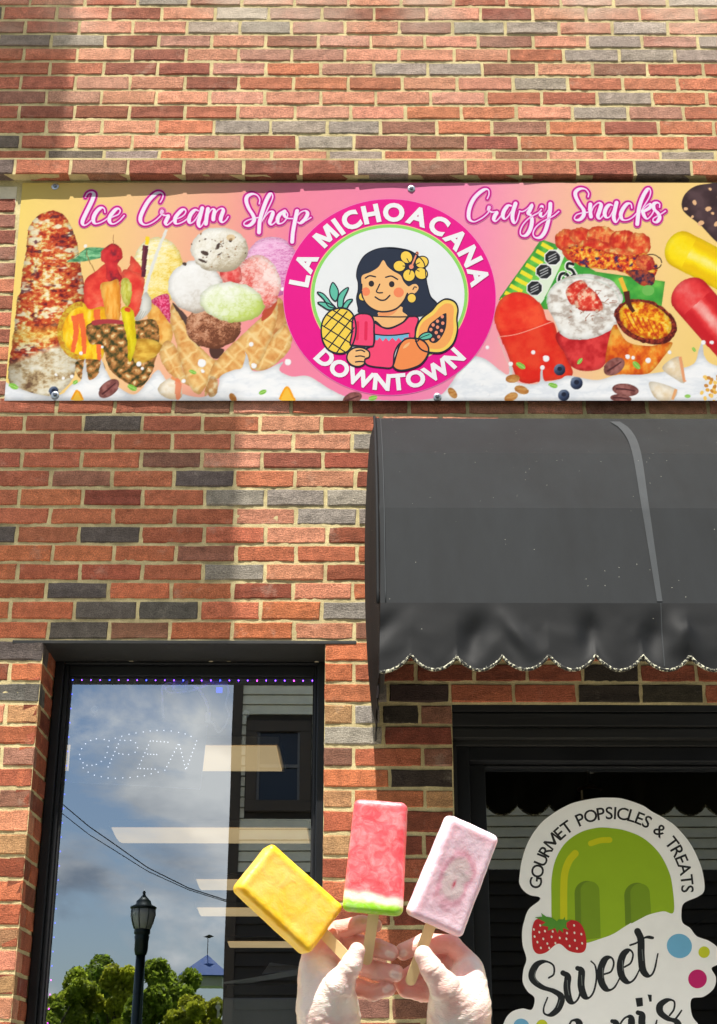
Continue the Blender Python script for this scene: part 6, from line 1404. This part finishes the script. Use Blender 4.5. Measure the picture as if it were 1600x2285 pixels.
hand('gloved_hand', 'hand in clear vinyl glove pinching the stick of the pale pink lolly',
     [((1032, 2700, -25), (1026, 2340, -6), 36, 30), ((1026, 2340, -6), (1030, 2255, -8), 30, 30), ((1030, 2255, -8), (1046, 2200, -22), 27, 18), ((1046, 2200, -22), (1052, 2176, -26), 17, 12), ((1012, 2270, 2), (1006, 2230, 6), 26, 21)],
     [[((1056, 2172, -27), 11), ((1012, 2132, -36), 10.4), ((952, 2126, -36), 9.8), ((902, 2141, -27), 9.0)],
      [((1056, 2195, -30), 11), ((1002, 2172, -46), 10.2), ((945, 2188, -42), 9.2), ((906, 2206, -34), 8.4)],
      [((1052, 2222, -30), 10), ((1000, 2216, -44), 9.6), ((942, 2222, -42), 9.0), ((898, 2222, -35), 8.2)],
      [((1046, 2246, -26), 9.5), ((1002, 2246, -38), 9.2), ((950, 2244, -36), 8.6), ((906, 2232, -30), 7.8)]],
     [((1010, 2242, 5), (992, 2194, 17), 21, 16), ((992, 2194, 17), (962, 2150, 20), 15, 11.2), ((962, 2150, 20), (943, 2120, 16), 11, 9.4)],
     (-5, -175, -85), (150, 65, 60), [((904, 2139, -20), (894, 2143, -20.6), 2.8), ((948, 2128, 23.6), (942, 2116, 22.6), 3.0)])
# ------------------------------------------------------------------ the street behind the camera (mirrored in the panes)
def mir(px, py, dist):
    """the spot in the street whose mirror image in the shop window lies at px,py; dist = metres in front of the pane"""
    p = at(px, py, YG + dist); p.y = 2 * YG - p.y; return p
M_ASPH = mat('asphalt', (62, 62, 64), .9, var=.2, vscale=3, bump=.4, bscale=120); M_CONC = mat('concrete_paving', (186, 180, 168), .9, var=.12, vscale=2.5, bump=.3, bscale=80)
M_GRASSG = mat('mown_grass', (70, 92, 38), .95, var=.3, vscale=5, bump=.5, bscale=50)
tag(mk('ground', [(-900, -900, -.12), (900, -900, -.12), (900, 900, -.12), (-900, 900, -.12)], [(0, 1, 2, 3)], M_GRASSG), kind='structure')
tag(MB().box(-60, 60, -2.9, .0065, -.1, 0.0, .01).build('pavement', M_CONC), kind='structure')
tag(MB().box(-200, 200, -10.5, -2.9, -.116, -.11).build('road', M_ASPH), kind='structure')
tag(MB().box(-60, 60, -12.1, -10.5, -.1, 0.0, .01).build('far_pavement', M_CONC), kind='structure')
# clapboard house
HD = 12.6
hx0 = mir(521, 1560, HD).x; hy = 2 * YG - (YG + HD)
zfl = mir(600, 1945, HD).z
M_SID = mat('grey_green_clapboard', (236, 232, 210), .7, var=.08, bump=.15); M_DSID = mat('dark_stained_boards', (52, 46, 40), .7, var=.3, bump=.3, stretch=(.3, 1, 1)); M_HTRIM = mat('brown_window_trim', (74, 64, 54), .6, var=.1)
hs = thing('house', 'grey clapboard house with brown trimmed window mirrored in the shop glass', 'house', (hx0 + 4, hy - 3, 0))
HX1 = hx0 + 12; HTOP = zfl + 5.2
MB().box(hx0 + .02, HX1, hy - 8, hy - .03, 0, HTOP).build('wall', M_DSID, hs)
w0, w1 = mir(552, 1610, HD), mir(692, 1812, HD)
e = .125; z = zfl; n = 0; sb = None
while z < HTOP - .05:
    segs = [(hx0 + .12, HX1)]
    if z + e > w1.z - .02 and z < w0.z + .02: segs = [(hx0 + .12, w0.x - .01), (w1.x + .01, HX1)]
    for a_, b_ in segs:
        V = [(a_, hy - .03, z), (b_, hy - .03, z), (a_, hy + .014, z), (b_, hy + .014, z), (a_, hy - .008, z + e - .012), (b_, hy - .008, z + e - .012), (a_, hy - .03, z + e - .012), (b_, hy - .03, z + e - .012)]  # board stops short; the dark gap above stands in for a shadow line
        mk('siding_board', V, [(0, 1, 3, 2), (2, 3, 5, 4), (4, 5, 7, 6), (0, 2, 4, 6), (1, 7, 5, 3)], M_SID, hs)
    z += e
z = .1
while z < zfl - .14:
    V = [(hx0 + .12, hy - .03, z), (HX1, hy - .03, z), (hx0 + .12, hy + .02, z), (HX1, hy + .02, z), (hx0 + .12, hy - .005, z + .15), (HX1, hy - .005, z + .15)]
    mk('siding_board', V, [(0, 1, 3, 2), (2, 3, 5, 4), (0, 2, 4), (1, 5, 3)], M_DSID, hs); z += .155
MB().box(hx0, hx0 + .119, hy - .12, hy + .03, 0, HTOP, .004).build('corner_board', M_HTRIM, hs)
MB().box(hx0 + .1192, HX1, hy - .02, hy + .035, zfl - .14, zfl - .002, .004).build('belt_board', M_DSID, hs)
hw = mk('window', *(lambda b: (b.V, b.F))(MB().box(w0.x, w0.x + .13, hy - .05, hy + .05, w1.z + .131, w0.z - .131, .006).box(w1.x - .13, w1.x, hy - .05, hy + .05, w1.z + .131, w0.z - .131, .006).box(w0.x, w1.x, hy - .05, hy + .052, w0.z - .13, w0.z, .006).box(w0.x, w1.x, hy - .05, hy + .06, w1.z, w1.z + .13, .006)), M_HTRIM, hs)
M_WG = mat('house_window_glass', (20, 30, 45), .08, var=.05)
MB().box(w0.x + .131, w1.x - .131, hy - .045, hy - .02, w1.z + .132, w0.z - .132).build('pane', M_WG, hw)
MB().box(w0.x + .131, w0.x + .16, hy - .018, hy + .02, w1.z + .132, w0.z - .132).box(w1.x - .16, w1.x - .131, hy - .018, hy + .02, w1.z + .132, w0.z - .132).box(w0.x + .161, w1.x - .161, hy - .016, hy + .015, (w0.z + w1.z) / 2 - .02, (w0.z + w1.z) / 2 + .02).build('sash', mat('grey_sash', (110, 110, 112), .5), hw)
rz = HTOP
mk('roof', [(hx0 - .4, hy + .5, rz - .1), (HX1 + .4, hy + .5, rz - .1), (HX1 + .4, hy - 4, rz + 2.4), (hx0 - .4, hy - 4, rz + 2.4), (HX1 + .4, hy - 8.5, rz - .1), (hx0 - .4, hy - 8.5, rz - .1)], [(0, 1, 2, 3), (3, 2, 4, 5), (0, 3, 5), (1, 4, 2), (0, 5, 4, 1)], mat('roof_shingle', (70, 68, 66), .9, bump=.4), hs)
# lamp post
LD = 15.0
lt_ = mir(322, 1986, LD); ly = lt_.y; lx = lt_.x; zt0 = lt_.z
def lz(py): return mir(320, py, LD).z
M_LGREEN = mat('dark_green_cast_iron', (22, 40, 36), .35, .3, var=.2, coat=.3); M_LGL = mat('lamp_globe_glass', (176, 178, 172), .2, var=.06)
lp = thing('street_lamp', 'dark green lamp post with acorn lantern mirrored in the shop glass', 'street lamp', (lx, ly, -.1))
sc_ = (mir(350, 2025, LD).x - mir(291, 2025, LD).x) / 2
MB().lathe([(.002, lz(1985)), (.022, lz(1990)), (.018, lz(1996)), (.05, lz(2002)), (.07, lz(2006)), (sc_ * .55, lz(2010)), (sc_ * .62, lz(2018)), (sc_, lz(2023)), (sc_, lz(2027)), (sc_ * .8, lz(2029))][::-1], c=(lx, ly, 0), n=28).build('cap', M_LGREEN, lp, smooth=True)
MB().lathe([(sc_ * .62, lz(2073)), (sc_ * .8, lz(2060)), (sc_ * .95, lz(2042)), (sc_ * .93, lz(2029))], c=(lx, ly, 0), n=28).build('globe', M_LGL, lp, smooth=True)
for k in range(8):
    a_ = k * math.pi / 4 + .2
    MB().tube([(lx + math.cos(a_) * r_, ly + math.sin(a_) * r_, lz(y_)) for r_, y_ in ((sc_ * .64, 2073), (sc_ * .82, 2060), (sc_ * .97, 2042), (sc_ * .95, 2029))], .008, 5).build('rib', M_LGREEN, lp)
MB().lathe([(.075, lz(2132)), (.09, lz(2120)), (sc_ * .52, lz(2100)), (sc_ * .58, lz(2090)), (sc_ * .5, lz(2088)), (sc_ * .62, lz(2084)), (sc_ * .62, lz(2075)), (sc_ * .5, lz(2073.2))], c=(lx, ly, 0), n=28).build('collar', M_LGREEN, lp, smooth=True)
MB().lathe([(.2, -.1), (.2, .2), (.13, .35), (.12, .9), (.085, 1.0), (.062, lz(2132))], c=(lx, ly, 0), n=20).build('post', M_LGREEN, lp, smooth=True)
# overhead cables
M_CAB = mat('black_cable', (20, 20, 22), .6)
for (P, nm, wd) in (([(100, 1762), (200, 1845), (330, 1935), (420, 1980), (520, 2013)], .008, 'upper'), ([(100, 1785), (200, 1863), (330, 1943), (420, 1984), (520, 2016)], .006, 'lower')):
    pts = [mir(x, y, 15.5) for x, y in P]
    pts = [pts[0] + (pts[0] - pts[1]) * 6 + Vector((0, 0, 2))] + pts + [pts[-1] + (pts[-1] - pts[-2]) * .2]
    tag(MB().tube(pts, nm, 6).build('overhead_cable', M_CAB), wd + ' of two black cables sagging across the sky in the shop glass', 'cable', 'overhead cables')
# trees
M_BARK = mat('bark', (74, 62, 50), .95, bump=.6, bscale=30, stretch=(1, 1, .2), var=.25)
def leaf_mat(name, c):
    mt, t, b, out = nodes(name); vc = N(t, 'ShaderNodeVertexColor', layer_name='Col'); nz = N(t, 'ShaderNodeTexNoise', i_Scale=2.0)
    tc_ = N(t, 'ShaderNodeTexCoord'); t.links.new(tc_.outputs['Object'], nz.inputs['Vector']); r = N(t, 'ShaderNodeMapRange'); r.inputs[3].default_value = .7; r.inputs[4].default_value = 1.3; t.links.new(nz.outputs[0], r.inputs[0])
    sc = N(t, 'ShaderNodeVectorMath', operation='SCALE'); t.links.new(vc.outputs[0], sc.inputs[0]); t.links.new(r.outputs[0], sc.inputs['Scale']); t.links.new(sc.outputs[0], b.inputs['Base Color'])
    b.inputs['Roughness'].default_value = .55
    tl = N(t, 'ShaderNodeBsdfTranslucent'); t.links.new(sc.outputs[0], tl.inputs[0]); ms = N(t, 'ShaderNodeMixShader', i_Fac=.6); t.links.new(b.outputs[0], ms.inputs[1]); t.links.new(tl.outputs[0], ms.inputs[2]); t.links.new(ms.outputs[0], out.inputs[0])
    return mt
M_LEAF = leaf_mat('sunlit_foliage', None)
TD = 46.0
def tree(px, pw, ptop, label, seed, dist=TD, tint=(88, 104, 34)):
    r = np.random.RandomState(seed); c = mir(px, ptop, dist); rad = (mir(px + pw, ptop, dist).x - mir(px - pw, ptop, dist).x) / 2; top = c.z
    t = thing('tree', label, 'tree', (c.x, c.y, -.12), 'trees across the street')
    H = top + .12; V = []; Fc = []
    tr = MB().tube([(c.x, c.y, -.12), (c.x + .1, c.y, H * .25), (c.x, c.y + .1, H * .5), (c.x - .1, c.y, H * .8)], [.24, .19, .13, .04], 10)
    for k in range(7):
        a_ = k * .9 + r.rand(); z0 = H * (.25 + .06 * k)
        tr.tube([(c.x, c.y, z0), (c.x + math.cos(a_) * rad * .5, c.y + math.sin(a_) * rad * .5, z0 + H * .14), (c.x + math.cos(a_) * rad * .8, c.y + math.sin(a_) * rad * .8, z0 + H * .25)], [.07, .045, .015], 6)
    tr.build('trunk', M_BARK, t)
    nb_ = 46; cen = []
    for k in range(nb_):
        u = r.normal(size=3); u /= np.linalg.norm(u); s_ = r.rand() ** .4; u[2] = np.sign(u[2]) * abs(u[2]) ** .45
        cen.append((c.x + u[0] * rad * s_ * .86, c.y + u[1] * rad * s_ * .86, H * .56 + u[2] * s_ * H * .38))
    n = 26000; ci = r.randint(nb_, size=n); u = r.normal(size=(n, 3)); u /= np.linalg.norm(u, axis=1)[:, None]
    P = np.array(cen)[ci] + u * (r.rand(n, 1) ** .45) * rad * .30
    P[:, 2] = np.minimum(P[:, 2], top)
    d1 = r.normal(size=(n, 3)); d1 /= np.linalg.norm(d1, axis=1)[:, None]; d2 = np.cross(d1, r.normal(size=(n, 3))); d2 /= np.linalg.norm(d2, axis=1)[:, None]
    s1 = (r.rand(n, 1) * .06 + .05); V = np.stack([P - d1 * s1, P - d2 * s1 * .6, P + d1 * s1, P + d2 * s1 * .6], 1).reshape(-1, 3)
    q = np.arange(4 * n).reshape(n, 4); colr = lin(tint) * np.clip(r.normal(1, .25, (n, 1)), .5, 1.7) * np.clip(r.normal(1, .12, (nb_, 1)), .7, 1.4)[ci]
    mk('crown', V, q, M_LEAF, t, col=np.repeat(colr, 4, 0))
tree(160, 78, 2152, 'bushy sunlit green tree mirrored left of the lamp post', 3, tint=(160, 172, 56))
tree(268, 66, 2146, 'yellow green tree mirrored directly behind the lamp post', 5, tint=(190, 192, 60))
tree(218, 84, 2131, 'taller darker green tree mirrored behind its two neighbours', 8, TD + 6, tint=(130, 150, 52))
tree(376, 82, 2136, 'rounded green tree mirrored right of the lamp post', 9, tint=(150, 168, 54))
tree(440, 72, 2186, 'low yellow green tree mirrored beneath the blue roof', 12, TD - 5, tint=(186, 188, 56))
tree(110, 60, 2200, 'low green tree mirrored at the edge of the window', 14, TD - 6, tint=(150, 166, 54))
tree(325, 66, 2172, 'lower green tree mirrored just right of the lamp post', 21, TD - 3, tint=(140, 158, 50))
# pavilion with blue pyramid roof
GD = 50.0
ap = mir(463, 2131, GD); el = mir(414, 2181, GD); hw_ = ap.x - el.x
gz_ = thing('pavilion', 'pavilion with blue metal pyramid roof mirrored between tree and house', 'pavilion', (ap.x, ap.y, -.12))
cz_ = el.z; M_BLUE = mat('blue_metal_roof', (44, 84, 150), .75, 0.0, var=.1)
for k in range(4):
    a0 = math.pi / 4 + k * math.pi / 2; a1 = a0 + math.pi / 2; R_ = hw_ * 1.7
    mk('roof_slope', [(ap.x, ap.y, ap.z), (ap.x + R_ * math.cos(a0), ap.y + R_ * math.sin(a0), cz_), (ap.x + R_ * math.cos(a1), ap.y + R_ * math.sin(a1), cz_)], [(0, 1, 2)], M_BLUE, gz_)
    MB().box(ap.x + R_ * .9 * math.cos(a0) - .08, ap.x + R_ * .9 * math.cos(a0) + .08, ap.y + R_ * .9 * math.sin(a0) - .08, ap.y + R_ * .9 * math.sin(a0) + .08, -.12, cz_).build('post', M_LBODY, gz_)
MB().box(ap.x - hw_ * .8, ap.x + hw_ * .8, ap.y - hw_ * .8, ap.y + hw_ * .8, cz_ - .35, cz_ - .02).build('fascia', M_LBODY, gz_)
MB().tube([(ap.x, ap.y, ap.z), (ap.x, ap.y, ap.z + .65)], .015, 6).build('finial', M_HTRIM, gz_)
mk('weather_vane', [(ap.x - .18, ap.y, ap.z + .62), (ap.x + .05, ap.y, ap.z + .57), (ap.x + .22, ap.y, ap.z + .64), (ap.x + .05, ap.y + .05, ap.z + .70)], [(0, 1, 2, 3), (3, 2, 1, 0)], M_HTRIM, gz_)
# ------------------------------------------------------------------ added unseen building: its slatted screens cast the soft shade on the wall
nb = thing('unseen_shade_building', 'unseen added building with two slatted screens that put soft shade on the shop wall', 'building', (-5.2, 1, 0))
M_PLA = mat('grey_render', (150, 144, 134), .9, var=.12, bump=.3)
MB().box(-9, -6.52, .02, 14, 0, 12.5).build('wall', M_PLA, nb)
BB = 2.2; up = Vector((0, 0, 0))
def shade_box(x1, z0, z1, x0=-6.5, pitch=.05, part='shade_slat'):  # slats added up-sun so their thin shade falls on the given wall area
    dx_, dz_ = SUN.x / -SUN.y * BB, SUN.z / -SUN.y * BB
    xe = x1 + dx_; a_, b_ = z0 + dz_, z1 + dz_
    z = a_
    while z < b_:
        MB().box(x0, xe, -BB - .006, -BB + .006, z, z + pitch * .20).build(part, M_HTRIM, nb); z += pitch
    MB().box(x0 - .05, x0, -BB, .02, a_, b_).build('shade_arm', M_HTRIM, nb)
shade_box(at(530, 1150).x, at(300, 1425).z, at(300, 898).z)
shade_box(at(150, 200).x, at(60, 402).z, at(60, -80).z)
